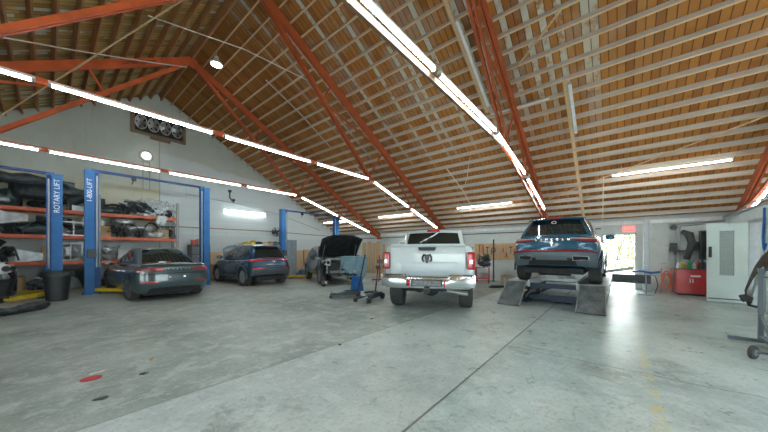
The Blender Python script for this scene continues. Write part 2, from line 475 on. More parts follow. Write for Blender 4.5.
m_floor = mat_floor()
m_brd = mat_boards('roof_boards'); m_brd_l = mat_boards('roof_boards_old', dark=True)
m_gable = mat_gable()
m_wall = mat_white_wall('scuffed_white_wall', amt=0.6)
m_wall2 = mat_white_wall('clean_white_wall', (0.70, 0.77, 0.77), (0.5, 0.54, 0.53), 0.25)
m_joist_g = mat_wood('grey_painted_joist', (0.58, 0.56, 0.505), (0.74, 0.72, 0.66))
m_joist_u = mat_wood('bare_joist_edge', (0.66, 0.42, 0.22), (0.82, 0.58, 0.34))
m_joist_b = mat_wood('brown_joist', (0.34, 0.15, 0.055), (0.52, 0.27, 0.12))
m_orange = mat('orange_truss_paint', (0.66, 0.125, 0.035), 0.5, var=0.22, scale=2.5)
m_lath = mat_wood('pine_lath', (0.58, 0.40, 0.22), (0.74, 0.56, 0.34), 'X')
m_steel = mat('galvanised_steel', (0.45, 0.48, 0.49), 0.4, 0.7)
m_whitep = mat('white_enamel', (0.78, 0.8, 0.79), 0.35)
m_tube = emit('lit_tube', (0.86, 0.975, 1.0), 30.0)
m_tubew = emit('lit_tube_warm', (1.0, 0.97, 0.9), 14.0)
m_lamp = emit('lit_lamp', (1.0, 0.97, 0.9), 20.0)
m_black = mat('black_plastic', (0.022, 0.024, 0.027), 0.45, var=0.3)
m_dkgrey = mat('dark_grey_plastic', (0.06, 0.066, 0.07), 0.5, var=0.25)
m_rubber = mat('tyre_rubber', (0.06, 0.062, 0.062), 0.8, var=0.25, scale=20)
m_wire = mat('pale_cable', (0.72, 0.70, 0.64), 0.6)
m_chrome = mat('bright_chrome', (0.78, 0.8, 0.82), 0.12, 1.0, var=0.05)

# floor: one slab reaching under the walls
struct(MB().bb((XL-0.3, YN-0.3, -0.25), (XE+0.2, YG+0.3, 0)).build('floor', m_floor))
# far eave wall with the exit doorway
DY0, DY1, DH = -0.50, 0.42, 2.05
w = MB(); t0, t1 = XE, XE+0.2
w.bb((t0, YN, 0), (t1, DY0, deck(XE)-0.02)); w.bb((t0, DY1, 0), (t1, YG, deck(XE)-0.02)); w.bb((t0, DY0, DH), (t1, DY1, deck(XE)-0.02))
struct(w.build('wall_far', m_wall))
# white sill board and dark ledge along the top of the far wall
struct(MB().bb((XE-0.05, -2.6, 2.44), (XE-0.002, YG-0.02, 2.56)).build('trim_1', m_whitep))
struct(MB().bb((XE-0.04, 0.5, 2.30), (XE-0.002, YG-0.02, 2.34)).build('trim_2', m_dkgrey))
# gable wall (world coordinates, plaster colours follow them)
g = MB(); Mg = Matrix(((1, 0, 0, 0), (0, 0, 1, 0), (0, 1, 0, 0), (0, 0, 0, 1)))
g.prism([(XL, 0), (XE, 0), (XE, deck(XE)), (XR, DZR), (XL, deck(XL))], YG, YG+0.2, Mg)
struct(g.build('wall_gable', m_gable))
# near end wall, out of view: wide opening added to let fill daylight in
n = MB()
n.prism([(XL, deck(XL)), (XE, deck(XE)), (XR, DZR)], YN-0.2, YN, Mg)
n.bb((XL, YN-0.2, 0), (XR-4.2, YN, deck(XL))); n.bb((XR+4.2, YN-0.2, 0), (XE, YN, deck(XE)))
struct(n.build('wall_near', m_wall))
# left eave wall, out of view: two gaps added to admit fill daylight
l = MB()
for y0, y1 in ((YN, -5.5), (-1.0, 1.0), (5.5, YG)): l.bb((XL-0.2, y0, 0), (XL, y1, deck(XL)-0.02))
struct(l.build('wall_left', m_wall))
# partition on the right with a doorway into the paint room
PY = -2.70
p = MB(); p.bb((11.86, PY-0.12, 0), (XE, PY, 2.52)); p.bb((5.5, PY-0.12, 0), (10.92, PY, 2.52)); p.bb((10.92, PY-0.12, 2.2), (11.86, PY, 2.52))
struct(p.build('wall_right', m_wall2))
struct(MB().bb((10.88, PY-0.14, 0.001), (10.95, PY+0.03, 2.24)).bb((11.84, PY-0.14, 0.001), (11.92, PY+0.03, 2.24)).bb((10.95, PY-0.14, 2.17), (11.84, PY+0.03, 2.24)).build('trim_3', m_steel))
struct(MB().bb((5.5, PY-0.2, 2.523), (XE, PY+0.06, 2.57)).build('trim_4', m_steel))
struct(MB().bb((8.5, -5.6, 0), (13.9, -5.5, 2.5)).build('wall_booth', m_wall2))

# roof decking, each slope in its own tilted frame (x runs down the slope)
def slope(name, right, m):
    o = MB().bb((0.0, YN-0.4, 0.0), (SL+0.35, YG+0.4, 0.05 if right else -0.05)).build(name, m)
    o.location = (XR, 0, DZR); o.rotation_euler = (0, TH if right else PI-TH, 0)
    return struct(o)
slope('ceiling', True, m_brd); slope('ceiling', False, m_brd_l)
JD = 0.155
def joist_mesh(mats, right):
    z0, z1 = (-JD, -0.002) if right else (0.002, JD)
    b = MB().bb((-0.02, YN+0.02, z0), (0.02, YG-0.01, z1))
    b.mi = [1 if i == (0 if right else 1) else 0 for i in range(6)]
    return b.build('roof_joist', mats)
for right in (True, False):
    base = joist_mesh([m_joist_g, m_joist_u] if right else [m_joist_b, m_joist_b], right)
    side = 'right' if right else 'left'
    NJ = 30
    for i in range(NJ):
        o = base if i == 0 else base.copy()
        if i: COL.objects.link(o)
        d = 0.10 + i*0.409
        if right: o.location = (XR+d*math.cos(TH), 0, DZR-d*math.sin(TH)); o.rotation_euler = (0, TH, 0)
        else: o.location = (XR-d*math.cos(TH), 0, DZR-d*math.sin(TH)); o.rotation_euler = (0, PI-TH, 0)
        lab = ('grey painted roof joist on the right slope, %s down from the ridge' if right else 'brown wooden roof joist on the left slope, %s down from the ridge') % ordinal(i+1)
        tag(o, lab, 'joist', 'roof joists on the %s slope' % side)
struct(MB().bb((XR-0.03, YN+0.02, DZR-0.30), (XR+0.03, YG-0.01, DZR-0.05)).build('trim_5', m_joist_b))

# ------------------------------------------------------------------ trusses
RO = 0.175 + 0.12                # rafter centre below deck
def rz(x): return deck(x) - RO/math.cos(TH)
KX, KZ = 4.42, 4.20
m_tie = mat('red_brown_truss_paint', (0.42, 0.085, 0.022), 0.55, var=0.2, scale=2.5)
def truss(y, label):
    t = thing('roof_truss', label, 'truss', (XR, y, 0), 0, 'orange roof trusses')
    AP = V((0, 0, rz(XR)))
    for s in (-1, 1):
        H = V((s*(XE-XR-0.12), 0, rz(XE-0.12))); K = V((s*KX, 0, KZ))
        def R(f): return AP.lerp(H, f)
        up = (s*math.sin(TH), 0, math.cos(TH))
        r = MB().beam(R(0.004), H, 0.05, 0.24, up)
        r.beam(R(0.004)+V((0, -0.07, 0)), H+V((0, -0.07, 0)), 0.045, 0.24, up)
        r.build('rafter', m_orange if s < 0 else m_tie, t)
        ins = AP + V((s*0.08, 0.0, -0.12))
        mid = ins.lerp(K, 0.5); low = K.lerp(H, 0.5)
        c = MB(); c.beam(ins, K, 0.055, 0.10).beam(ins+V((0, -0.10, 0)), K+V((0, -0.10, 0)), 0.035, 0.10)
        c.build('inner_chord', m_orange if s < 0 else m_tie, t)
        c = MB(); c.beam(K, H+V((-s*0.05, 0, -0.05)), 0.05, 0.09)
        c.build('lower_chord', m_tie, t)
        for a, b_ in ((R(0.25), mid), (mid, R(0.5)), (R(0.5), K), (R(0.5), low), (low, R(0.75))):
            MB().beam(a, b_, 0.04, 0.055).build('web_member', m_orange if s < 0 else m_tie, t)
        g = MB(); g.box(K + V((0, -0.02, 0)), (0.26, 0.012, 0.2)); g.box(K+V((0, 0.035, 0)), (0.26, 0.012, 0.2)); g.build('gusset_plate', m_tie, t)
        MB().box(H+V((0, 0, -0.16)), (0.2, 0.2, 0.12)).build('bearing_block', m_tie, t)
    MB().box(AP + V((0, -0.035, -0.06)), (0.32, 0.14, 0.3)).build('ridge_plate', m_orange, t)
    MB().beam((-KX, 0, KZ), (KX, 0, KZ), 0.05, 0.10).build('tie_beam', mat('weathered_tan_tie', (0.20, 0.12, 0.075), 0.7) if abs(y-2.3) < .1 else m_orange, t)
    return t
TY = [12.0, 7.25, 2.3, -2.85, -7.6]
tl = ['orange roof truss farthest from view, nearest the gable wall', 'orange roof truss second from the gable wall, above the dark SUV with its hood up',
      'orange roof truss ending above the blue SUV on the ramp lift', 'orange roof truss over the right-hand partition and the white door',
      'orange roof truss behind the partition, nearest the open end']
tr = [truss(y, l) for y, l in zip(TY, tl)]
mk = mat('black_stencil', (0.03, 0.02, 0.02), 0.7)
# stencil on the left rafter of the farthest truss
aa = math.pi - TH
p0 = V((-1.45, -0.097, rz(XR-1.45)))
text('LUMBER No.1200', 0.13, mk, 'stencil', tr[0], T(*p0) @ Ry(-TH) @ Rx(PI/2), 0.004)

# ------------------------------------------------------------------ tube lights on the trusses
def tube_light(label, L, loc, roty=0.0, rotz=0.0, group=None, lit=None, double=False):
    t = thing('tube_light', label, 'light', loc, 0, group)
    t.rotation_euler = (0, roty, rotz)
    h = MB(); h.box((0, 0, 0.03), (L, 0.06, 0.035)); h.box((0, 0, 0.008), (L, 0.08, 0.01)); h.build('housing', m_whitep, t)
    ys = (-0.045, 0.045) if double else (0.0,)
    for y in ys:
        MB().cyl((-L/2+0.04, y, -0.025), (L/2-0.04, y, -0.025), 0.017, 8).build('tube', lit or m_tube, t)
    for e in (-1, 1): MB().box((e*(L/2-0.02), 0, -0.022), (0.035, 0.07, 0.045)).build('lamp_holder', m_steel, t)
    return t
trn = ['farthest truss', 'second truss', 'nearest truss with lights', 'truss over the partition', 'truss behind the partition']
ZT = KZ-0.05
def strip(ti, p, q, lab):
    y = TY[ti]-0.10; a = V((p[0], y, p[1])); b_ = V((q[0], y, q[1])); D = b_-a
    tube_light('lit tube light on the %s, %s' % (trn[ti], lab), D.length, (a+b_)/2, math.atan2(-D.z, D.x), group='strip lights on the trusses')
def low(ti, f): 
    K = V((XR+KX, 0, ZT)); H = V((XE-0.2, 0, rz(XE-0.2)-0.12)); c = K.lerp(H, f); return (c.x, c.z)
for ti in (0, 1, 3, 4):
    for (a, b_), lab in (((-1.05, -0.13), 'short one at its left end'), ((0.0, 2.44), 'first full tube of its level run'), ((2.66, 5.1), 'middle tube of its level run'), ((5.3, 7.68), 'last level tube before the bend')):
        strip(ti, (a, ZT), (b_, ZT), lab)
    strip(ti, low(ti, 0.03), low(ti, 0.415), 'upper sloping tube next to the bend')
    strip(ti, low(ti, 0.45), low(ti, 0.84), 'lower sloping tube towards the far wall')
strip(2, (-1.0, 4.26), (1.3, 4.26), 'overhead left tube'); strip(2, (1.45, 4.26), (3.88, 4.26), 'first level tube in view'); strip(2, (4.02, 4.26), (6.72, 4.26), 'second level tube in view')
strip(2, (6.85, 4.24), (9.44, 3.84), 'upper sloping tube after the bend'); strip(2, (9.75, 3.76), (12.45, 3.10), 'lower sloping tube above the far wall')
# tube lights hung between the trusses near the far wall, running with the joists
for y0, y1, x, z, lab in ((-2.3, 0.15, 11.3, 3.80, 'lit tube light hanging before the exit, right of the blue lifted SUV'),
                          (3.3, 5.75, 12.2, 3.45, 'lit tube light above the pegboard between the pickup and the blue SUV'),
                          (8.2, 10.6, 12.2, 3.42, 'lit tube light below the joists left of the pickup cab'),
                          (13.2, 15.6, 12.2, 3.42, 'lit tube light over the hood of the dark SUV, near the gable corner')):
    t = tube_light(lab, y1-y0, (x, (y0+y1)/2, z), rotz=PI/2, lit=m_tubew)
    dz = deck(x)-JD-z-0.06
    for s in (-1, 1): MB().cyl((s*(y1-y0)*0.4, 0, 0.05), (s*(y1-y0)*0.4, 0, dz), 0.008, 6).build('hanging_chain', m_wire, t)
t = tube_light('double tube light fixed flat on the gable wall above the blue compact SUV', 2.35, (7.2, YG-0.05, 3.68), lit=emit('lit_tube_soft', (0.95, 1.0, 0.97), 7.0))
t.rotation_euler = (-PI/2, 0, 0)
d = MB().cyl((-1.13, 0.14, -0.03), (1.13, 0.14, -0.03), 0.017, 8); d.build('tube', MATS['lit_tube_soft'], t)

# round high-bay lamp near the ridge
hx, hy = 3.78, 10.8
t = thing('pendant_lamp', 'round white pendant lamp hanging from the right slope close to the ridge', 'lamp', (hx, hy, deck(hx)-JD-0.36))
MB().lathe([(0.02, 0.30), (0.06, 0.28), (0.08, 0.18), (0.19, 0.06), (0.20, 0.02), (0.18, 0.0)]).build('lamp_shade', m_whitep, t, 0.6)
MB().lathe([(0.165, 0.03), (0.16, -0.01), (0.10, -0.03)]).build('diffuser', m_lamp, t, 0.6)
MB().cyl((0, 0, 0.28), (0, 0, 0.50), 0.012, 6).build('hanging_rod', m_steel, t)

# laths and conduits under the joists of the right slope
def on_slope(x, below=0.0): return deck(x)-(JD+below)/math.cos(TH)
for (y, xa, xb, lab, box) in ((1.02, 8.3, 13.8, 'long pine lath down the right slope, ending above the blue lifted SUV', (8.4, 9.8)),
                         (3.02, 4.6, 8.5, 'pine lath with white conduit on the right slope, left of the nearest orange truss', (6.2, 8.3))):
    t = thing('ceiling_lath', lab, 'batten', (0, y, 0))
    MB().beam((xa, 0, on_slope(xa, 0.02)), (xb, 0, on_slope(xb, 0.02)), 0.09, 0.03, (math.sin(TH), 0, math.cos(TH))).build('batten_strip', m_lath, t)
    MB().beam((box[0], -0.1, on_slope(box[0], 0.05)), (box[1], -0.1, on_slope(box[1], 0.05)), 0.07, 0.06, (math.sin(TH), 0, math.cos(TH))).build('conduit', m_whitep, t)
tag(MB().tube([(8.55, 3.02-0.1, on_slope(8.55, 0.06)), (8.6, 1.9, on_slope(8.6, 0.06)), (8.6, 1.4, on_slope(8.6, 0.06))], 0.03, 6).build('crossing_conduit', m_whitep), 'short pale pipe crossing under the joists between the two laths near the nearest truss', 'pipe')
for y, xa, xb, k in ((9.7, 5.0, 7.9, 'upper'), (9.2, 9.0, 12.4, 'lower'), (5.2, 10.1, 12.6, 'over the white pickup')):
    tag(MB().tube([(xa, y, on_slope(xa, 0.03)), ((xa+xb)/2, y-0.15, on_slope((xa+xb)/2, 0.03)), (xb, y-0.1, on_slope(xb, 0.03))], 0.018, 6).build('electric_conduit', m_wire),
        'thin pale conduit under the right slope, %s' % {'upper': 'between the two farthest trusses near the ridge', 'lower': 'between the two farthest trusses near the far wall'}.get(k, k), 'pipe')
# hanging cable loop (over the pickup) and lift cable over the blue SUV
cb = [(9.9, 4.15, on_slope(9.9)), (9.95, 4.2, 4.7), (9.9, 4.25, 4.2), (10.0, 4.4, 3.85), (10.05, 4.6, 3.8)]
tag(MB().tube(cb, 0.012, 6).build('hanging_cable', m_wire), 'white cable hanging down in a curl from the joists above the white pickup', 'cable')
tag(MB().tube([(11.2, 0.33, 3.78), (11.3, 0.35, 3.2), (11.4, 0.36, 2.5), (11.4, 0.37, 2.15)], 0.012, 6).build('hanging_cable', m_wire), 'white cable hanging from the tube light down beside the blue lifted SUV', 'cable')
# long wires and braces in the trusses
def wire(name, pts, r, m, lab, cat='cable'): return tag(MB().tube(pts, r, 6).build(name, m), lab, cat)
a = V((-0.75, 10.2, 6.02)); b_ = V((3.2, 11.9, 8.05)); a0 = a - (b_-a)*0.18
wire('stay_wire', [a0, a.lerp(b_, 0.3)-V((0, 0, 0.05)), a.lerp(b_, 0.7)-V((0, 0, 0.04)), b_], 0.016, m_wire, 'white wire rising from the left to the peak of the farthest truss')
wire('stay_wire', [(1.6, 9.0, 7.3), (3.6, 8.2, 7.2), (5.45, 7.35, 6.72)], 0.013, m_wire, 'white wire stretched from the left rafters down to the right half of the second truss')
tag(MB().beam((-1.2, 12.6, 4.45), (2.1, 7.9, 7.45), 0.022, 0.03).build('diagonal_brace', m_lath), 'slim tan brace running diagonally across the left slope below the joists', 'brace')
tag(MB().beam((9.9, -4.0, on_slope(9.9, 0.04)), (12.3, 2.0, on_slope(12.3, 0.04)), 0.03, 0.03).build('diagonal_brace', m_lath), 'thin tan brace crossing the joists above the exit at a low angle', 'brace')
tag(MB().beam((7.6, 1.95, on_slope(7.6, 0.04)), (6.9, 0.9, on_slope(6.9, 0.04)), 0.03, 0.03).build('diagonal_brace', m_lath), 'short orange-tan brace under the whitewashed boards right of the nearest truss', 'brace')

# ------------------------------------------------------------------ gable wall fittings
t = thing('vent_fan_box', 'weathered wooden frame with four round exhaust fans high on the gable wall', 'fan', (3.3, YG, 6.65))
fr = MB(); fw, fh = 1.0, 1.02
m_oldw = mat_wood('weathered_wood', (0.20, 0.14, 0.09), (0.34, 0.25, 0.17), 'X')
m_fand = mat('fan_dark', (0.03, 0.035, 0.035), 0.6)
fr.bb((-fw, -0.16, 0), (fw, -0.0, 0.09)); fr.bb((-fw, -0.16, fh-0.09), (fw, 0, fh)); fr.bb((-fw, -0.16, 0.09), (-fw+0.12, 0, fh-0.09)); fr.bb((fw-0.12, -0.16, 0.09), (fw, 0, fh-0.09))
fr.bb((-0.35, -0.14, -0.13), (0.4, 0, -0.01))
fr.build('frame', m_oldw, t)
MB().bb((-fw+0.12, -0.03, 0.09), (fw-0.12, -0.005, fh-0.09)).build('backing_board', m_fand, t)
for k in range(4):
    cx = -0.66+0.44*k; cz = fh/2
    f = MB().tube([(cx+0.205*math.cos(a), -0.12, cz+0.3*math.sin(a)) for a in [2*PI*i/20 for i in range(20)]], 0.018, 6, close=True)
    ring = f.build('fan_ring', m_whitep, t)
    bl = MB()
    for q in range(5):
        an = 2*PI*q/5+k; c_, s_ = math.cos(an), math.sin(an)
        bl.sheet(lambda u, v: (cx+(0.04+0.15*u)*c_-(v-0.5)*0.16*(0.5+u*0.5)*s_, -0.09+(v-0.5)*0.05, cz+((0.04+0.15*u)*s_+(v-0.5)*0.16*(0.5+u*0.5)*c_)*1.4), 3, 2, 0.006)
    bl.cyl((cx, -0.11, cz), (cx, -0.05, cz), 0.05, 10); bl.build('fan_blades', m_steel, ring, 0.6)
t = thing('wall_lamp', 'white dome lamp on a grey patch of the gable wall below the exhaust fans', 'lamp', (2.83, YG, 5.72))
MB().lathe([(0.26, 0.0), (0.25, 0.03), (0.2, 0.035)], Rx(PI/2), 20).build('back_plate', mat('grey_patch', (0.30, 0.32, 0.31), 0.8), t)
MB().lathe([(0.15, 0.03), (0.145, 0.09), (0.10, 0.15), (0.03, 0.18)], Rx(PI/2), 18).build('diffuser', emit('dome_glow', (1, 0.98, 0.93), 5.0), t, 0.6)
MB().bb((-0.13, -0.02, -1.5), (-0.10, 0, -0.25)).bb((0.10, -0.02, -1.5), (0.13, 0, -0.25)).build('conduit', mat('rusty_pipe', (0.42, 0.36, 0.24), 0.7), t)
m_pipe = mat('old_red_pipe', (0.42, 0.24, 0.20), 0.6)
tag(MB().tube([(3.8, YG-0.05, 2.62), (8.6, YG-0.05, 2.66), (13.7, YG-0.05, 2.55)], 0.025, 8).build('air_pipe', m_pipe), 'thin red-brown air pipe running level across the gable wall behind the lifts', 'pipe')
tag(MB().tube([(4.3, YG-0.04, 4.25), (6.6, YG-0.04, 4.1), (9.2, YG-0.04, 3.75), (12.4, YG-0.04, 2.95)], 0.014, 6).build('wall_cable', mat('grey_cable', (0.35, 0.37, 0.37), 0.6)), 'thin grey cable sagging along the gable wall near the double tube light', 'cable')
tag(MB().tube([(6.35, YG-0.05, 4.7), (6.35, YG-0.07, 4.35), (6.5, YG-0.07, 4.2), (6.55, YG-0.07, 4.1)], 0.035, 8).box((6.35, YG-0.06, 4.72), (0.14, 0.1, 0.12)).box((6.52, YG-0.07, 4.25), (0.16, 0.12, 0.12)).build('junction_box', m_dkgrey), 'dark electrical box with a bent pipe on the gable wall above the double tube light', 'electrical box')
t = thing('wall_fan', 'black wall fan on the gable wall, left of the thin blue lift post', 'fan', (8.9, YG, 2.62))
MB().cyl((0, -0.3, 0), (0, 0, 0), 0.03, 8).bb((-0.08, -0.03, -0.12), (0.08, 0, 0.12)).build('bracket', m_black, t)
fg = MB()
for q in range(16):
    an = 2*PI*q/16; fg.tube([(0.03*math.cos(an), -0.42, 0.03*math.sin(an)), (0.26*math.cos(an), -0.4, 0.26*math.sin(an)), (0.28*math.cos(an), -0.34, 0.28*math.sin(an))], 0.008, 5)
fg.tube([(0.28*math.cos(2*PI*i/20), -0.34, 0.28*math.sin(2*PI*i/20)) for i in range(20)], 0.012, 5, close=True)
fg.build('guard', m_dkgrey, t)
fb = MB().cyl((0, -0.40, 0), (0, -0.26, 0), 0.08, 12)
for q in range(4):
    an = PI/2*q+0.4; fb.box((0.13*math.cos(an), -0.34, 0.13*math.sin(an)), (0.2, 0.01, 0.12), R3(Ry(-an) @ Rx(0.4)))
fb.build('fan_blades', m_black, t)
# ================================================================== vehicles (x forward, y left, z up, origin on the ground)
m_blackcut = mat('wheel_well_black', (0.012, 0.012, 0.013), 0.9)
m_red = mat('tail_lamp_red', (0.62, 0.02, 0.03), 0.15, coat=0.8, var=0.1)
m_redlit = mat('tail_lamp_bright', (0.60, 0.025, 0.035), 0.15, coat=0.8, var=0.1)
m_lens = mat('clear_lamp_lens', (0.75, 0.78, 0.8), 0.1, 0.4, coat=1.0)
m_dglass = glass('tinted_glass', (0.018, 0.028, 0.028), 0.04)
m_seat = mat('car_interior', (0.1, 0.1, 0.1), 0.8)
m_alloy = mat('alloy_wheel', (0.48, 0.5, 0.51), 0.3, 0.8)
m_alloyd = mat('dark_alloy_wheel', (0.22, 0.23, 0.24), 0.35, 0.7)
m_under = mat('underbody', (0.03, 0.03, 0.032), 0.8, var=0.5)
m_steelx = mat('exhaust_steel', (0.42, 0.40, 0.37), 0.4, 0.8)

def patch(f, face, q, off=0.004, th=0.006, n=(10, 6), mb=None, mi=0, centre=(0, 0, 0.6)):
    """solid panel lying on a warped body. face: 'R' rear, 'F' front, 'L' left side, 'S' right side, 'T' top.
    q: four (u, v) corners; R/F: u=b v=c; L/S: u=a v=c; T: u=a v=b"""
    mb = mb or MB()
    def P(u, v):
        return V({'R': lambda: f(-1, u, v), 'F': lambda: f(1, u, v), 'L': lambda: f(u, 1, v), 'S': lambda: f(u, -1, v), 'T': lambda: f(u, v, 1)}[face]())
    def S(s, t):
        (u0, v0), (u1, v1), (u2, v2), (u3, v3) = q
        u = (1-s)*(1-t)*u0 + s*(1-t)*u1 + s*t*u2 + (1-s)*t*u3
        v = (1-s)*(1-t)*v0 + s*(1-t)*v1 + s*t*v2 + (1-s)*t*v3
        e = 0.01
        du = P(u+e, v)-P(u-e, v); dv = P(u, v+e)-P(u, v-e); nn = du.cross(dv)
        if nn.length < 1e-9: nn = V((0, 0, 1))
        nn.normalize(); p = P(u, v)
        out = {'R': V((-1, 0, 0)), 'F': V((1, 0, 0)), 'L': V((0, 1, 0)), 'S': V((0, -1, 0)), 'T': V((0, 0, 1))}[face]
        if nn.dot(out) < 0: nn = -nn
        return p + nn*(off+th/2)
    return mb.sheet(S, n[0], n[1], th, mi)

def wheel(parent, x, y, r, w, rim_m, spokes=5, twin=True, z=None):
    s = 1 if y > 0 else -1
    M = T(x, y, r if z is None else z) @ Rx(-PI/2*s)
    rr = r*0.70
    tp = [(rr, -w*0.46), (r*0.93, -w*0.5), (r*0.985, -w*0.42), (r, -w*0.25), (r, w*0.25), (r*0.985, w*0.42), (r*0.93, w*0.5), (rr, w*0.46), (rr*0.97, w*0.38), (rr*0.97, -w*0.38), (rr, -w*0.46)]
    b = MB(); n = 36; vs = []
    for rad, h in tp[:-1]:
        for k in range(n):
            a = 2*PI*k/n; vs.append(M @ V((rad*math.cos(a), rad*math.sin(a), h)))
    m = len(tp)-1
    b.add(vs, [(i*n+k, i*n+(k+1) % n, ((i+1) % m)*n+(k+1) % n, ((i+1) % m)*n+k) for i in range(m) for k in range(n)])
    for gy in (-0.2, 0.0, 0.2):      # raised tread ribs between grooves
        b.lathe([(r*0.99, gy*w-0.02*w), (r*1.012, gy*w-0.018*w), (r*1.012, gy*w+0.06*w), (r*0.99, gy*w+0.065*w)], M, 36)
    wh = b.build('wheel', m_rubber, parent, 0.5)
    q = MB()
    q.lathe([(rr*0.99, w*0.40), (rr*1.0, w*0.44), (rr*0.93, w*0.42), (rr*0.90, w*0.2), (rr*0.88, -w*0.2), (rr*0.3, -w*0.2)], M, 32)
    for k in range(spokes):
        for da in ((-0.13, 0.13) if twin else (0,)):
            a0 = 2*PI*k/spokes+da*0.4; a1 = 2*PI*k/spokes+da
            p0 = M @ V((rr*0.15*math.cos(a0), rr*0.15*math.sin(a0), w*0.30)); p1 = M @ V((rr*0.93*math.cos(a1), rr*0.93*math.sin(a1), w*0.38))
            q.beam(p0, p1, rr*0.15 if twin else rr*0.26, 0.03, M.to_3x3() @ V((0, 0, 1)))
    q.lathe([(rr*0.22, w*0.2), (rr*0.21, w*0.36), (rr*0.1, w*0.38)], M, 20)
    q.build('rim', rim_m, wh, 0.5)
    return wh

def arch_cutters(axles, r, W, inner=0.34):
    out = []
    for x, z in axles:
        for s in (-1, 1):
            c = MB().cyl((x, s*(W+0.12), z), (x, s*(W-inner), z), r, 32).build('c', m_blackcut); out.append(c)
            c = MB().box((x, s*(W-inner/2+0.06), z-r*0.6), (2*r*0.995, inner+0.12, r*1.2)).build('c', m_blackcut); out.append(c)
    return out

def body_fn(xr, xf, zb, zt, plan, side, kr=0.25, kf=0.3, crown=0.03):
    """xr(c), xf(c): rear / front outline by height; zb(x), zt(x): floor and top; plan(x): half width; side(c): width factor by height"""
    def f(a, b, c):
        cc = (c+1)/2; s = (a+1)/2
        r_ = xr(cc) + kr*abs(b)**4; f_ = xf(cc) - kf*abs(b)**3
        X = r_*(1-s) + f_*s
        z0 = zb(X); z1 = zt(X)
        Z = z0 + (z1-z0)*cc - crown*cc*b*b
        return (X, b*plan(X)*side(cc), Z)
    return f

def car_shell(parent, f, paint, axles, ra, W, n=(34, 10, 9)):
    b = MB().warp(f, *n).build('body', paint, parent)
    md = b.modifiers.new('s', 'SUBSURF'); md.levels = 1; md.render_levels = 1
    bake(b, None)
    par = b.parent; b.parent = None
    cs = arch_cutters(axles, ra, W)
    cut(b, cs, 0.55); b.parent = par
    return b

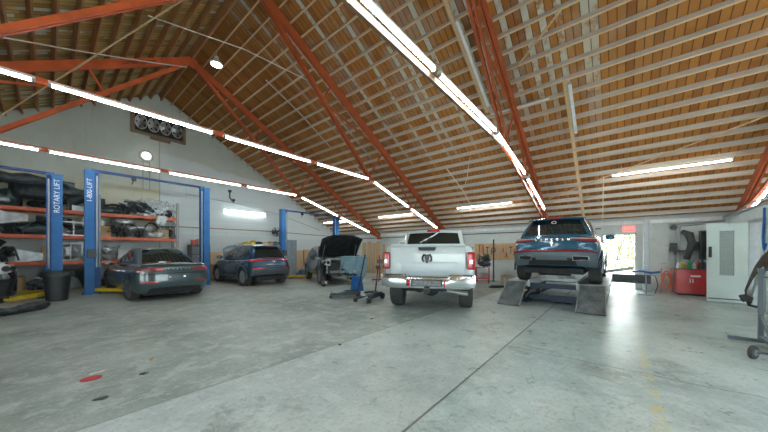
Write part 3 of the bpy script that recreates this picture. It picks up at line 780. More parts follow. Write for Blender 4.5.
# ---- dark saloon -----------------------------------------------------------
def sedan(label, loc, rot):
    t = thing('sedan', label, 'car', loc, rot)
    P = mat('dark_green_grey_paint', (0.055, 0.09, 0.10), 0.28, 0.2, coat=1.0, var=0.1)
    W = 0.955
    xr = cv([(0, -2.36), (0.3, -2.46), (0.62, -2.44), (0.85, -2.46), (1, -2.40)]); xf = cv([(0, 2.3), (0.4, 2.5), (0.8, 2.42), (1, 2.2)])
    zt = cv([(-2.5, 1.075), (-2.2, 1.09), (-1.5, 1.09), (-0.5, 1.02), (0.9, 0.98), (1.3, 0.97), (2.1, 0.85), (2.5, 0.72)])
    zb = cv([(-2.5, 0.30), (-2.1, 0.22), (2.0, 0.2), (2.5, 0.26)])
    plan = cv([(-2.5, 0.86), (-2.1, 0.92), (-1.4, 0.955), (0, 0.94), (1.6, 0.95), (2.1, 0.9), (2.5, 0.78)])
    side = cv([(0, 0.92), (0.2, 0.97), (0.5, 1.0), (0.72, 0.985), (0.9, 0.92), (1, 0.86)])
    f = body_fn(xr, xf, zb, zt, plan, side, 0.22, 0.35)
    AX = [(-1.42, 0.34), (1.58, 0.34)]
    b = car_shell(t, f, P, AX, 0.385, W)
    # greenhouse
    gr = cv([(0, -1.95), (0.5, -1.55), (1, -0.95)]); gf = cv([(0, 1.25), (0.5, 0.85), (1, 0.35)])
    def g(a, bb, c):
        cc = (c+1)/2; s = (a+1)/2
        X = (gr(cc)+0.10*bb**2)*(1-s) + (gf(cc)-0.2*bb**2)*s
        top = 1.545 - 0.07*((X+0.4)/1.1)**2; z0 = 0.97
        return (X, bb*(0.84-0.26*cc**1.3)*(1-0.05*abs(a)**3), z0 + (top-z0)*cc - 0.035*cc*bb*bb)
    MB().warp(g, 14, 8, 6).build('roof', P, t, 0.7, subsurf=1)
    patch(g, 'R', [(-0.86, -0.72), (0.86, -0.72), (0.84, 0.84), (-0.84, 0.84)], 0.0).build('rear_window', m_dglass, t, 0.7)
    patch(g, 'F', [(-0.9, -0.8), (0.9, -0.8), (0.86, 0.8), (-0.86, 0.8)], 0.0).build('windscreen', m_dglass, t, 0.7)
    for fc in 'LS':
        mb = patch(g, fc, [(-0.86, -0.45), (-0.1, -0.6), (-0.06, 0.72), (-0.5, 0.72)], 0.0); patch(g, fc, [(-0.02, -0.6), (0.85, -0.6), (0.5, 0.72), (0.02, 0.72)], 0.0, mb=mb)
        mb.build('side_window', m_dglass, t, 0.7)
    # slim double tail lamps, trunk lid edge, lower reflectors, diffuser
    for s in (-1, 1):
        mb = MB()
        for c0, c1 in ((0.60, 0.66), (0.45, 0.51)):
            patch(f, 'R', [(s*0.42, c0), (s*0.98, c0+0.02), (s*0.98, c1+0.03), (s*0.42, c1)], 0.0, 0.02, mb=mb, n=(12, 2))
            patch(f, 'L' if s > 0 else 'S', [(-1.0, c0+0.02), (-0.93, c0+0.04), (-0.93, c1+0.03), (-1.0, c1+0.03)], 0.0, 0.012, mb=mb, n=(4, 2))
        mb.build('tail_lamp', m_redlit, t, 0.6)
        patch(f, 'R', [(s*0.52, -0.37), (s*0.92, -0.34), (s*0.9, -0.25), (s*0.52, -0.28)], 0.0, 0.015, n=(8, 2)).build('rear_reflector', m_redlit, t)
    patch(f, 'R', [(-0.97, 0.82), (0.97, 0.82), (0.97, 0.90), (-0.97, 0.90)], 0.0, 0.03, n=(14, 2)).build('trunk_spoiler', P, t, 0.6)
    patch(f, 'R', [(-0.9, 0.24), (0.9, 0.24), (0.9, 0.28), (-0.9, 0.28)], -0.002, 0.008, n=(14, 1)).build('panel_gap', m_blackcut, t)
    patch(f, 'R', [(-0.80, -0.98), (0.80, -0.98), (0.74, -0.72), (-0.74, -0.72)], 0.0, 0.03, n=(12, 2)).build('rear_diffuser', m_black, t, 0.6)
    for s in (-1, 1): patch(f, 'R', [(s*0.18, -0.06), (s*0.24, -0.06), (s*0.24, 0.03), (s*0.18, 0.03)], 0.0, 0.02, n=(2, 2)).build('number_plate_lamp', m_lens, t)
    # letters spread over the lid
    for i, ch in enumerate('GENESIS'):
        p = f(-1, 0.36-0.12*i, 0.56)
        text(ch, 0.062, m_chrome, 'badge_letter', t, T(p[0]-0.006, p[1], p[2]) @ Rz(-PI/2) @ Rx(PI/2), 0.01)
    for s in (-1, 1):
        MB().warp(lambda a, bb, c: (0.62+a*0.06*(1-0.3*bb*bb), s*(1.0+bb*0.10), 1.03+c*0.065*(1-0.3*bb*bb)), 4, 4, 4).build('door_mirror', P, t, 0.9, subsurf=1)
    for s in (-1, 1):
        mb = MB(); mb.beam((0.1, s*0.945, 0.82), (0.28, s*0.945, 0.82), 0.03, 0.025).beam((-0.85, s*0.95, 0.84), (-0.67, s*0.95, 0.84), 0.03, 0.025)
        mb.build('door_handle', m_chrome, t)
    MB().bb((-2.2, -0.7, 0.17), (2.2, 0.7, 0.28)).build('underbody', m_under, t)
    for x, z in AX:
        for s in (-1, 1): wheel(t, x, s*0.82, 0.345, 0.26, m_alloyd, 5)
    return t

# ---- compact and large SUVs seen from behind ------------------------------------
def suv(label, loc, rot, style, z=0.0):
    big = style == 'big'
    t = thing('suv', label, 'car', (loc[0], loc[1], z), rot)
    if big:
        P = mat('petrol_blue_paint', (0.02, 0.12, 0.21), 0.25, 0.25, coat=1.0, var=0.08); L2, W, H = 2.41, 0.967, 1.76
    else:
        P = mat('navy_blue_paint', (0.02, 0.075, 0.15), 0.25, 0.25, coat=1.0, var=0.08); L2, W, H = 2.24, 0.928, 1.75
    k = L2/2.41; m_clad = mat('silver_grey_cladding', (0.12, 0.155, 0.175), 0.4, 0.2) if big else mat('dark_grey_cladding', (0.09, 0.105, 0.12), 0.5)
    belt = 1.19 if big else 1.12
    xr = cv([(0, -L2+0.14), (0.2, -L2+0.02), (0.42, -L2), (0.55, -L2+0.07), (0.8, -L2+0.09), (1, -L2+0.2)]); xf = cv([(0, L2-0.2), (0.4, L2), (0.8, L2-0.1), (1, L2-0.3)])
    zt = cv([(-L2, belt+0.02), (-0.5, belt-0.02), (0.9*k, belt-0.05), (1.3*k, belt-0.06), (2.0*k, belt-0.18), (L2, belt-0.34)])
    zb = cv([(-L2, 0.50), (-2.0*k, 0.40), (-1.5*k, 0.33), (1.9*k, 0.3), (L2, 0.36)])
    plan = cv([(-L2, W*0.87), (-L2+0.4, W*0.95), (-1.4*k, W), (0, W*0.975), (1.5*k, W), (2.0*k, W*0.94), (L2, W*0.8)])
    side = cv([(0, 0.95), (0.2, 0.985), (0.5, 1.0), (0.75, 0.98), (1, 0.885)])
    f = body_fn(xr, xf, zb, zt, plan, side, 0.20, 0.35, 0.02)
    AX = [(-1.42 if big else -1.33, 0.37), (1.43 if big else 1.34, 0.37)]
    b = car_shell(t, f, P, AX, 0.43, W)
    rear_b = -L2+0.24; rear_t = -L2+(0.72 if big else 0.62)
    gr = cv([(0, rear_b), (0.5, rear_b+(0.20 if big else 0.16)), (1, rear_t)]); gf = cv([(0, 1.2*k), (0.5, 0.82*k), (1, 0.35*k)])
    z0 = belt-0.06
    roof = cv([(-L2, H-0.10), (-1.4, H-0.03), (-0.4, H), (0.3, H-0.03), (1.2, H-0.12)])
    def g(a, bb, c):
        cc = (c+1)/2; s = (a+1)/2
        X = (gr(cc)+0.12*bb**4)*(1-s) + (gf(cc)-0.2*bb**2)*s
        return (X, bb*(W*0.885-0.26*cc**1.5)*(1-0.04*max(0, -a)**4), z0 + (roof(X)-z0)*cc - 0.03*cc*bb*bb)
    MB().warp(g, 16, 8, 7).build('roof', P, t, 0.7, subsurf=1)
    patch(g, 'R', [(-0.86, -0.62), (0.86, -0.62), (0.82, 0.70), (-0.82, 0.70)], 0.0).build('rear_window', m_dglass, t, 0.7)
    patch(g, 'F', [(-0.9, -0.8), (0.9, -0.8), (0.86, 0.8), (-0.86, 0.8)], 0.0).build('windscreen', m_dglass, t, 0.7)
    for fc in 'LS':
        mb = patch(g, fc, [(-0.90, -0.3), (-0.62, -0.45), (-0.52, 0.66), (-0.66, 0.60)], 0.0); patch(g, fc, [(-0.58, -0.55), (0.02, -0.62), (0.04, 0.72), (-0.46, 0.72)], 0.0, mb=mb)
        patch(g, fc, [(0.07, -0.62), (0.84, -0.62), (0.52, 0.72), (0.09, 0.72)], 0.0, mb=mb)
        mb.build('side_window', m_dglass, t, 0.7)
    # roof spoiler and rails
    sp = lambda a, bb, c: (rear_t-0.06+a*0.14+0.05*bb*bb, bb*(W*0.66), roof(rear_t)-0.035+a*0.02+c*0.022-0.03*bb*bb)
    MB().warp(sp, 3, 8, 2).build('roof_spoiler', P, t, 0.8, subsurf=1)
    MB().box((rear_t-0.20, 0, roof(rear_t)-0.05), (0.02, 0.3, 0.02)).build('high_brake_light', m_red, t)
    if not big:
        for s in (-1, 1): MB().tube([(-1.6, s*0.60, H-0.06), (-1.4, s*0.61, H+0.02), (0.1, s*0.61, H+0.02), (0.3, s*0.6, H-0.05)], 0.018, 6).build('roof_rail', m_alloy, t)
    # lamps
    if big:
        for s in (-1, 1):
            mb = patch(f, 'R', [(s*0.50, 0.66), (s*1.0, 0.60), (s*1.0, 0.86), (s*0.50, 0.78)], 0.0, 0.022, n=(10, 3))
            patch(f, 'L' if s > 0 else 'S', [(-1.0, 0.60), (-0.90, 0.74), (-0.91, 0.82), (-1.0, 0.86)], 0.0, 0.012, mb=mb, n=(4, 2))
            mb.build('tail_lamp', mat('smoked_tail_lamp', (0.25, 0.035, 0.045), 0.15, coat=1.0), t, 0.6)
            patch(f, 'R', [(s*0.45, 0.74), (s*1.0, 0.75), (s*1.0, 0.80), (s*0.45, 0.78)], 0.024, 0.006, n=(10, 2)).build('lamp_trim', m_lens, t)
        patch(f, 'R', [(-0.5, 0.68), (0.5, 0.68), (0.5, 0.77), (-0.5, 0.77)], 0.0, 0.02, n=(12, 2)).build('light_bar', m_dkgrey, t, 0.6)
        for i, ch in enumerate('LINCOLN'):
            p = f(-1, 0.42-0.14*i, 0.725); text(ch, 0.065, m_chrome, 'badge_letter', t, T(p[0]-0.022, p[1], p[2]) @ Rz(-PI/2) @ Rx(PI/2), 0.008)
        p = f(-1, 0, 0.50); e = MB()
        e.tube([(p[0]-0.008, 0.032*math.cos(a), p[2]+0.075*math.sin(a)) for a in [2*PI*i/16 for i in range(16)]], 0.006, 5, close=True)
        e.box((p[0]-0.008, 0, p[2]), (0.012, 0.012, 0.15)).box((p[0]-0.008, 0, p[2]), (0.012, 0.064, 0.012)); e.build('star_emblem', m_chrome, t)
        patch(f, 'R', [(-1.0, -0.11), (1.0, -0.11), (1.0, -0.03), (-1.0, -0.03)], 0.0, 0.022, n=(16, 2)).build('reflector_strip', mat('dark_red_strip', (0.30, 0.012, 0.02), 0.3), t, 0.6)
        patch(f, 'R', [(-1.0, -0.95), (1.0, -0.95), (1.0, -0.14), (-1.0, -0.14)], 0.0, 0.018, n=(16, 5)).build('bumper_cladding', m_clad, t, 0.6)
        patch(f, 'R', [(-0.62, -0.92), (0.62, -0.92), (0.56, -0.52), (-0.56, -0.52)], 0.02, 0.01, n=(12, 3)).build('rear_diffuser', m_black, t)
        patch(f, 'R', [(-0.40, -0.64), (0.40, -0.64), (0.38, -0.50), (-0.38, -0.50)], 0.032, 0.01, n=(8, 2)).build('tow_cover', m_clad, t)
        for s in (-1, 1):
            tip = patch(f, 'R', [(s*0.52, -0.66), (s*0.86, -0.58), (s*0.84, -0.36), (s*0.50, -0.38)], 0.02, 0.02, n=(6, 3)).build('exhaust_tip', m_chrome, t, 0.6)
            patch(f, 'R', [(s*0.535, -0.63), (s*0.845, -0.565), (s*0.825, -0.385), (s*0.515, -0.405)], 0.041, 0.004, n=(4, 2)).build('pipe_mouth', m_blackcut, tip)
        p = g(-1, 0, 0.45)
        for s in (0.0,): MB().tube([(p[0]-0.02, 0.05*math.cos(2*PI*i/12)+0.02, p[2]+0.02+0.03*math.sin(2*PI*i/12)) for i in range(12)], 0.008, 5, close=True).build('window_sticker', m_whitep, t)
    else:
        for s in (-1, 1):
            mb = patch(f, 'R', [(s*0.45, 0.78), (s*1.0, 0.66), (s*1.0, 0.93), (s*0.45, 0.88)], 0.0, 0.025, n=(10, 3))
            patch(f, 'L' if s > 0 else 'S', [(-1.0, 0.66), (-0.86, 0.84), (-0.87, 0.92), (-1.0, 0.93)], 0.0, 0.014, mb=mb, n=(5, 2))
            mb.build('tail_lamp', m_redlit, t, 0.6)
            patch(f, 'R', [(s*0.50, -0.26), (s*0.96, -0.22), (s*0.96, -0.12), (s*0.50, -0.16)], 0.02, 0.012, n=(8, 2)).build('rear_reflector', m_red, t)
        patch(f, 'R', [(-0.45, 0.80), (0.45, 0.80), (0.45, 0.87), (-0.45, 0.87)], 0.0, 0.018, n=(12, 2)).build('light_bar', m_red, t, 0.6)
        patch(f, 'R', [(-1.0, -0.95), (1.0, -0.95), (1.0, -0.30), (-1.0, -0.30)], 0.0, 0.018, n=(16, 4)).build('bumper_cladding', m_clad, t, 0.6)
        p = f(-1, 0, 0.66); MB().lathe([(0.065, 0), (0.06, 0.012), (0.04, 0.014)], T(p[0]-0.004, 0, p[2]) @ Ry(-PI/2) @ Matrix.Diagonal((0.55, 1, 1, 1)), 20).build('oval_emblem', m_chrome, t)
        patch(f, 'R', [(-0.06, 0.22), (0.34, 0.22), (0.34, 0.28), (-0.06, 0.28)], 0.0, 0.01, n=(6, 1)).build('tailgate_trim', m_chrome, t)
    # wheel arch and sill cladding
    for s in (-1, 1):
        mb = MB()
        for x, z_ in AX:
            pts = [(x+0.45*math.cos(a), s*(plan(x)*0.995), z_+0.45*math.sin(a)) for a in [PI*(-0.05+1.1*i/16) for i in range(17)]]
            for p0, p1 in zip(pts, pts[1:]): mb.beam(p0, p1, 0.03, 0.06)
        mb.beam((AX[0][0]+0.45, s*W*0.96, 0.38), (AX[1][0]-0.45, s*W*0.96, 0.38), 0.06, 0.12)
        mb.build('arch_cladding', m_clad if not big else P, t)
        MB().warp(lambda a, bb, c: (0.72*k+a*0.07*(1-0.3*bb*bb), s*(W+0.10+bb*0.115), belt+0.06+c*0.08*(1-0.3*bb*bb)), 4, 4, 4).build('door_mirror', P, t, 0.9, subsurf=1)
        mb = MB(); mb.beam((0.0, s*W*0.98, belt-0.12), (0.2, s*W*0.98, belt-0.12), 0.035, 0.03).beam((-0.95, s*W*0.985, belt-0.1), (-0.75, s*W*0.985, belt-0.1), 0.035, 0.03)
        mb.build('door_handle', P if big else m_chrome, t)
    ub = MB().bb((-L2+0.25, -0.62, 0.26), (L2-0.3, 0.62, 0.40)).cyl((-1.9*k, -0.35, 0.30), (-1.9*k, 0.35, 0.30), 0.10, 12); ub.build('underbody', m_under, t)
    for x, z_ in AX:
        for s in (-1, 1): wheel(t, x, s*(W-0.145), 0.372, 0.26, m_alloy, 5)
    return t

# ---- white pickup ----------------------------------------------------------------
def pickup(label, loc, rot):
    t = thing('pickup_truck', label, 'truck', loc, rot)
    P = mat('white_truck_paint', (0.62, 0.70, 0.73), 0.22, coat=1.0, var=0.03)
    W = 1.0
    # cab and front end
    zt = cv([(-1.05, 1.32), (0.9, 1.32), (1.2, 1.36), (2.6, 1.30), (2.95, 1.15)])
    f = body_fn(cv([(0, -1.0), (1, -1.0)]), cv([(0, 2.75), (0.5, 2.95), (1, 2.8)]), cv([(-1, 0.55), (2.9, 0.5)]), zt, cv([(-1, 0.965), (1.9, 0.98), (2.5, 0.95), (2.95, 0.84)]), cv([(0, 0.95), (0.3, 1.0), (0.7, 1.0), (1, 0.93)]), 0.0, 0.35, 0.02)
    AXF = (1.95, 0.43); AXR = (-1.85, 0.43)
    b = MB().warp(f, 20, 8, 6).build('front_body', P)
    b.modifiers.new('s', 'SUBSURF').levels = 1; bake(b, None)
    cut(b, arch_cutters([AXF], 0.5, W), 0.55); b.parent = t
    def g(a, bb, c):
        cc = (c+1)/2; s = (a+1)/2
        X = (-1.0+0.10*cc**2+0.03*bb**2)*(1-s) + (1.3-0.75*cc-0.12*bb*bb)*s
        top = 2.08 - 0.03*((X+0.2)/1.1)**2
        return (X, bb*(0.95-0.15*cc**1.2), 1.28+(top-1.28)*cc-0.03*cc*bb*bb)
    MB().warp(g, 10, 8, 6).build('cab_roof', P, t, 0.7, subsurf=1)
    patch(g, 'R', [(-0.86, -0.40), (0.86, -0.40), (0.84, 0.74), (-0.84, 0.74)], 0.0).build('rear_window', m_dglass, t, 0.7)
    patch(g, 'R', [(-0.22, 0.80), (0.22, 0.80), (0.22, 0.93), (-0.22, 0.93)], 0.0, 0.03, n=(4, 2)).build('high_brake_light', m_red, t)
    patch(g, 'F', [(-0.9, -0.8), (0.9, -0.8), (0.86, 0.8), (-0.86, 0.8)], 0.0).build('windscreen', m_dglass, t, 0.7)
    for fc in 'LS':
        mb = patch(g, fc, [(-0.85, -0.55), (-0.12, -0.6), (-0.12, 0.72), (-0.78, 0.72)], 0.0); patch(g, fc, [(-0.04, -0.6), (0.85, -0.6), (0.5, 0.72), (-0.04, 0.72)], 0.0, mb=mb)
        mb.build('side_window', m_dglass, t, 0.7)
    # bed: hollow box with shaped flanks
    fb = body_fn(cv([(0, -3.0), (1, -3.0)]), cv([(0, -1.04), (1, -1.04)]), cv([(-3, 0.80), (-2.4, 0.64), (-1, 0.58)]), cv([(-3, 1.56), (-1, 1.50)]),
                 cv([(-3, 1.0), (-2.0, 1.01), (-1, 0.975)]), cv([(0, 0.96), (0.25, 1.0), (0.6, 0.985), (0.8, 1.0), (1, 0.94)]), 0.03, 0.0, 0.0)
    bed = MB().warp(fb, 12, 8, 6).build('bed', P)
    bed.modifiers.new('s', 'SUBSURF').levels = 1; bake(bed, None)
    cs = arch_cutters([AXR], 0.5, W, 0.30)
    cs.append(MB().bb((-2.90, -0.80, 0.98), (-1.10, 0.80, 1.9)).build('c', m_black))
    cut(bed, cs, 0.55); bed.parent = t
    tub = MB().bb((-2.93, -0.82, 0.90), (-1.08, 0.82, 0.965)).build('bed_floor', m_black, t)
    # tailgate with curved pressing
    def tgf(u, v, off=0.0):
        y = -0.80+1.60*u; z = 0.885+0.67*v
        prof = 0.03*math.sin(PI*v)**0.5 + (0.012 if abs(y) < 0.62-0.10*(v > .5) and 0.12 < v < 0.42 else 0) + 0.02*(v > 0.93)
        return (-3.035-prof-off, y, z)
    MB().sheet(tgf, 40, 28, 0.05).build('tailgate', P, t, 0.5)
    MB().bb((-3.12, -0.80, 1.545), (-3.0, 0.80, 1.575)).build('tailgate_cap', P, t, bevel=0.01)
    h = MB(); h.prism([(-0.17, 1.43), (0.17, 1.43), (0.20, 1.505), (-0.20, 1.505)], -3.125, -3.06, Matrix(((0, 0, 1, 0), (1, 0, 0, 0), (0, 1, 0, 0), (0, 0, 0, 1)))); h.build('tailgate_handle', m_black, t, bevel=0.01)
    # ram-head emblem: shield outline with horns and muzzle
    Me = Matrix(((0, 0, 1, 0), (-1, 0, 0, 0), (0, 1, 0, 0), (0, 0, 0, 1)))
    em = MB(); zc = 1.245; mdark = mat('emblem_dark', (0.05, 0.055, 0.06), 0.3, 0.6)
    em.prism([(-0.035, zc+0.10), (0.035, zc+0.10), (0.055, zc+0.04), (0.03, zc-0.07), (0.0, zc-0.115), (-0.03, zc-0.07), (-0.055, zc+0.04)], -3.10, -3.072, Me)
    for s in (-1, 1):
        em.tube([(-3.088, s*0.025, zc+0.085), (-3.09, s*0.065, zc+0.09), (-3.09, s*0.095, zc+0.045), (-3.09, s*0.095, zc-0.03), (-3.09, s*0.065, zc-0.06), (-3.09, s*0.055, zc-0.02)], [0.022, 0.028, 0.028, 0.024, 0.018, 0.01], 6)
    em.build('ram_head_emblem', mdark, t, 0.8)
    text('2500', 0.075, m_alloy, 'badge_left', t, T(-3.07, 0.63, 1.0) @ Rz(-PI/2) @ Rx(PI/2), 0.01)
    text('4x4', 0.075, m_alloy, 'badge_right', t, T(-3.07, -0.62, 1.0) @ Rz(-PI/2) @ Rx(PI/2), 0.01)
    for s in (-1, 1):
        l = MB().warp(lambda a, bb, c: (-3.0+a*0.05, s*(0.925+bb*0.085), 1.21+c*0.19), 3, 3, 6); lo = l.build('tail_lamp', m_redlit, t, 0.8, subsurf=1)
        MB().box((-3.058, s*0.925, 1.19), (0.012, 0.06, 0.08)).build('reversing_lens', m_lens, lo)
        MB().box((-3.058, s*0.97, 1.21), (0.012, 0.02, 0.34)).build('lamp_edge', m_black, lo)
    # chrome step bumper with a lowered middle and plate recess
    def bf(u, v):
        y = -1.0+2.0*u; lo = 0.64 + 0.06*(1-min(1, abs(y)/0.5)**2)*0; e = abs(y)
        zt_ = 0.905 - (0.055 if e < 0.46 else 0.0); zb_ = 0.625 + 0.03*(e > 0.9)
        return (-3.27+0.10*e**4+0.03*abs(v-0.5)**2*4 + (0.05 if (e < 0.40 and v < 0.8) else 0), y, zb_+(zt_-zb_)*v)
    MB().sheet(bf, 50, 8, 0.02).build('rear_bumper', mat('brushed_chrome', (0.74, 0.78, 0.80), 0.2, 0.95, var=0.05), t, 0.5)
    MB().bb((-3.22, -0.94, 0.895), (-3.03, -0.47, 0.912)).bb((-3.22, 0.47, 0.895), (-3.03, 0.94, 0.912)).bb((-3.2, -0.46, 0.84), (-3.03, 0.46, 0.86)).build('bumper_step', m_dkgrey, t)
    pl = MB().bb((-3.245, -0.33, 0.665), (-3.225, 0.33, 0.80)).build('plate_panel', m_dkgrey, t)
    MB().bb((-3.252, -0.30, 0.68), (-3.246, 0.30, 0.79)).build('plate_relief', mat('worn_plate', (0.2, 0.21, 0.22), 0.5, var=0.5, scale=30), pl)
    for s in (-1, 1): MB().box((-3.255, s*0.38, 0.73), (0.01, 0.04, 0.13)).build('bumper_reflector', m_red, t)
    # underside: axle, differential, hitch, exhaust
    MB().bb((-3.1, -0.42, 0.56), (2.4, -0.34, 0.68)).bb((-3.1, 0.34, 0.56), (2.4, 0.42, 0.68)).bb((-3.1, -0.4, 0.56), (-3.0, 0.4, 0.62)).build('chassis_frame', m_under, t)
    ax = MB().cyl((AXR[0], -0.75, 0.43), (AXR[0], 0.75, 0.43), 0.06, 12); ax.blob((AXR[0]-0.03, 0, 0.43), (0.19, 0.2, 0.17), 2, 0.1); ax.build('rear_axle', m_under, t, 0.8)
    MB().bb((-3.3, -0.06, 0.52), (-3.0, 0.06, 0.61)).build('tow_hitch', m_black, t)
    MB().tube([(-1.0, -0.45, 0.55), (-2.2, -0.5, 0.58), (-2.6, -0.4, 0.57), (-2.9, -0.38, 0.55), (-3.02, -0.72, 0.52), (-3.05, -0.86, 0.515)], 0.05, 10).build('exhaust_pipe', m_steelx, t, 0.8)
    MB().tube([(-2.75, 0.5, 0.6), (-2.78, 0.2, 0.5), (-2.8, -0.1, 0.56)], 0.035, 8).cyl((-2.7, 0.55, 0.6), (-1.95, 0.5, 0.5), 0.035, 8).cyl((-2.7, -0.55, 0.6), (-1.95, -0.5, 0.5), 0.035, 8).build('shock_absorber', m_under, t)
    for x, z in (AXR, AXF):
        for s in (-1, 1): wheel(t, x, s*0.86, 0.44, 0.31, m_alloyd, 6, False)
    for s in (-1, 1):
        mm = MB().warp(lambda a, bb, c: (0.95+a*0.06, s*(1.14+bb*0.11), 1.42+c*0.15), 3, 3, 4).build('door_mirror', m_black, t, 0.9, subsurf=1)
        MB().beam((0.95, s*0.94, 1.36), (0.95, s*1.06, 1.38), 0.05, 0.05).build('mirror_arm', m_black, mm)
    patch(f, 'F', [(-0.6, -0.3), (0.6, -0.3), (0.6, 0.7), (-0.6, 0.7)], 0.0, 0.03).build('front_grille', m_black, t)
    for s in (-1, 1): patch(f, 'F', [(s*0.65, 0.2), (s*0.95, 0.2), (s*0.95, 0.7), (s*0.65, 0.7)], 0.0, 0.03).build('headlight', m_lens, t)
    return t

# ---- SUV under repair, hood up, bumper off ------------------------------------------
def open_suv(label, loc, rot, col, z=0.0, fascia=False, hood_len=1.34, head=True, cloth=False):
    t = thing('suv_under_repair', label, 'car', (loc[0], loc[1], z), rot)
    P = mat('paint_%02d' % int(col[0]*1000), col, 0.25, 0.3, coat=1.0, var=0.08); W = 0.97
    # body behind the engine bay
    zt = cv([(-2.4, 1.20), (0.9, 1.18), (1.2, 1.17)])
    f = body_fn(cv([(0, -2.3), (0.4, -2.42), (1, -2.25)]), cv([(0, 1.12), (1, 1.12)]), cv([(-2.4, 0.4), (-2, 0.33), (1.2, 0.32)]), zt, cv([(-2.4, 0.88), (-1.5, 0.97), (1.2, 0.96)]), cv([(0, 0.95), (0.3, 1), (0.75, 0.98), (1, 0.89)]), 0.2, 0.0)
    b = MB().warp(f, 20, 8, 7).build('body', P); b.modifiers.new('s', 'SUBSURF').levels = 1; bake(b, None)
    cut(b, arch_cutters([(-1.45, 0.38)], 0.44, W), 0.55); b.parent = t
    def g(a, bb, c):
        cc = (c+1)/2; s = (a+1)/2
        X = (-2.1+0.45*cc+0.1*bb**4)*(1-s) + (1.15-0.85*cc-0.2*bb*bb)*s
        return (X, bb*(0.86-0.22*cc**1.4), 1.06 + (1.74-0.04*((X+0.6)/1.0)**2-1.06)*cc - 0.03*cc*bb*bb)
    MB().warp(g, 14, 8, 6).build('roof', P, t, 0.7, subsurf=1)
    patch(g, 'F', [(-0.92, -0.85), (0.92, -0.85), (0.88, 0.82), (-0.88, 0.82)], 0.0).build('windscreen', m_dglass, t, 0.7)
    patch(g, 'R', [(-0.86, -0.5), (0.86, -0.5), (0.82, 0.75), (-0.82, 0.75)], 0.0).build('rear_window', m_dglass, t, 0.7)
    for fc in 'LS':
        mb = patch(g, fc, [(-0.92, -0.3), (-0.60, -0.45), (-0.55, 0.66), (-0.7, 0.60)], 0.0); patch(g, fc, [(-0.56, -0.55), (0.08, -0.62), (0.08, 0.72), (-0.5, 0.72)], 0.0, mb=mb)
        patch(g, fc, [(0.12, -0.62), (0.86, -0.62), (0.52, 0.72), (0.12, 0.72)], 0.0, mb=mb); mb.build('side_window', m_dglass, t, 0.7)
    # fenders
    for s in (-1, 1):
        def fe(u, v):
            x = 1.08 + 1.06*u
            zt_ = 1.17 - 0.13*u**2; arch = 0.38 + math.sqrt(max(0, 0.46**2 - (x-1.47)**2)); zlo = max(arch if abs(x-1.47) < 0.46 else 0.36, 0.36)
            z_ = zlo + (zt_-zlo)*v
            return (x, s*(0.965-0.10*u**3 - (0.10*max(0, v-0.75)*4)**1.0*0.9), z_)
        MB().sheet(fe, 20, 8, 0.012).build('fender', P, t, 0.6)
        wheel(t, -1.45, s*(W-0.145), 0.375, 0.26, m_alloyd, 5); wheel(t, 1.47, s*(W-0.17), 0.375, 0.26, m_alloyd, 5)
        MB().box((1.47, s*0.5, 0.5), (0.9, 0.04, 0.7)).box((1.47, s*0.56, 0.72), (0.3, 0.16, 0.3)).build('inner_wing', m_under, t)
    # engine bay: crash beam, radiator, frame, engine lumps
    mg = mat('bare_metal_dusty', (0.34, 0.38, 0.39), 0.5, 0.4, var=0.4); mg2 = mat('cast_parts', (0.13, 0.145, 0.15), 0.6, 0.3, var=0.5)
    e = MB(); e.bb((2.16, -0.62, 0.52), (2.22, 0.62, 0.62)); e.bb((1.9, -0.72, 1.08), (2.02, 0.72, 1.13))
    e.bb((1.95, -0.74, 0.5), (2.02, -0.66, 1.08)).bb((1.95, 0.66, 0.5), (2.02, 0.74, 1.08)).bb((1.98, -0.4, 0.3), (2.06, 0.4, 0.36)); e.build('crash_frame', mg, t)
    MB().bb((1.9, -0.62, 0.42), (1.94, 0.62, 0.94)).build('radiator', m_dkgrey, t)
    e = MB(); e.blob((1.5, 0, 0.86), (0.34, 0.34, 0.16), 4, 0.3); e.box((1.5, 0.0, 0.99), (0.5, 0.36, 0.06)); e.blob((1.6, 0.48, 0.88), (0.2, 0.15, 0.14), 5, 0.2); e.box((1.45, -0.5, 0.9), (0.26, 0.18, 0.2))
    e.tube([(1.85, 0.3, 0.9), (1.7, 0.35, 1.02), (1.5, 0.2, 1.04)], 0.04, 8); e.tube([(1.85, -0.35, 0.85), (1.75, -0.3, 1.0), (1.6, -0.15, 1.03)], 0.035, 8)
    e.v = [(p[0], p[1], p[2]+0.13) for p in e.v]
    e.build('engine', mg2, t, 0.9)
    MB().bb((0.95, -0.86, 0.95), (1.15, 0.86, 1.17)).build('cowl', m_black, t)
    for k_, y in enumerate((-0.36, -0.1, 0.2, 0.42)):
        MB().blob((2.08, y, 0.42+0.06*(k_ % 2)), (0.07, 0.10, 0.07), 11+k_, 0.4, n=2).tube([(2.1, y, 0.45), (2.14, y+0.08, 0.6), (2.06, y+0.1, 0.8)], 0.015, 6).build('hose_bracket', mg2, t, 0.9)
    if head:
        for s in (-1, 1):
            hl = MB().warp(lambda a, bb, c: (2.0+a*0.11-0.08*bb*s*s*0 - 0.12*max(0, bb), s*(0.735+bb*0.165), 0.96+c*0.125*(1-0.25*bb)), 4, 5, 4).build('headlight', m_lens, t, 0.9, subsurf=1)
            MB().cyl((2.02, s*0.68, 0.96), (2.13, s*0.68, 0.96), 0.075, 16).cyl((2.0, s*0.82, 0.96), (2.09, s*0.82, 0.96), 0.06, 16).build('projector', m_black, hl)
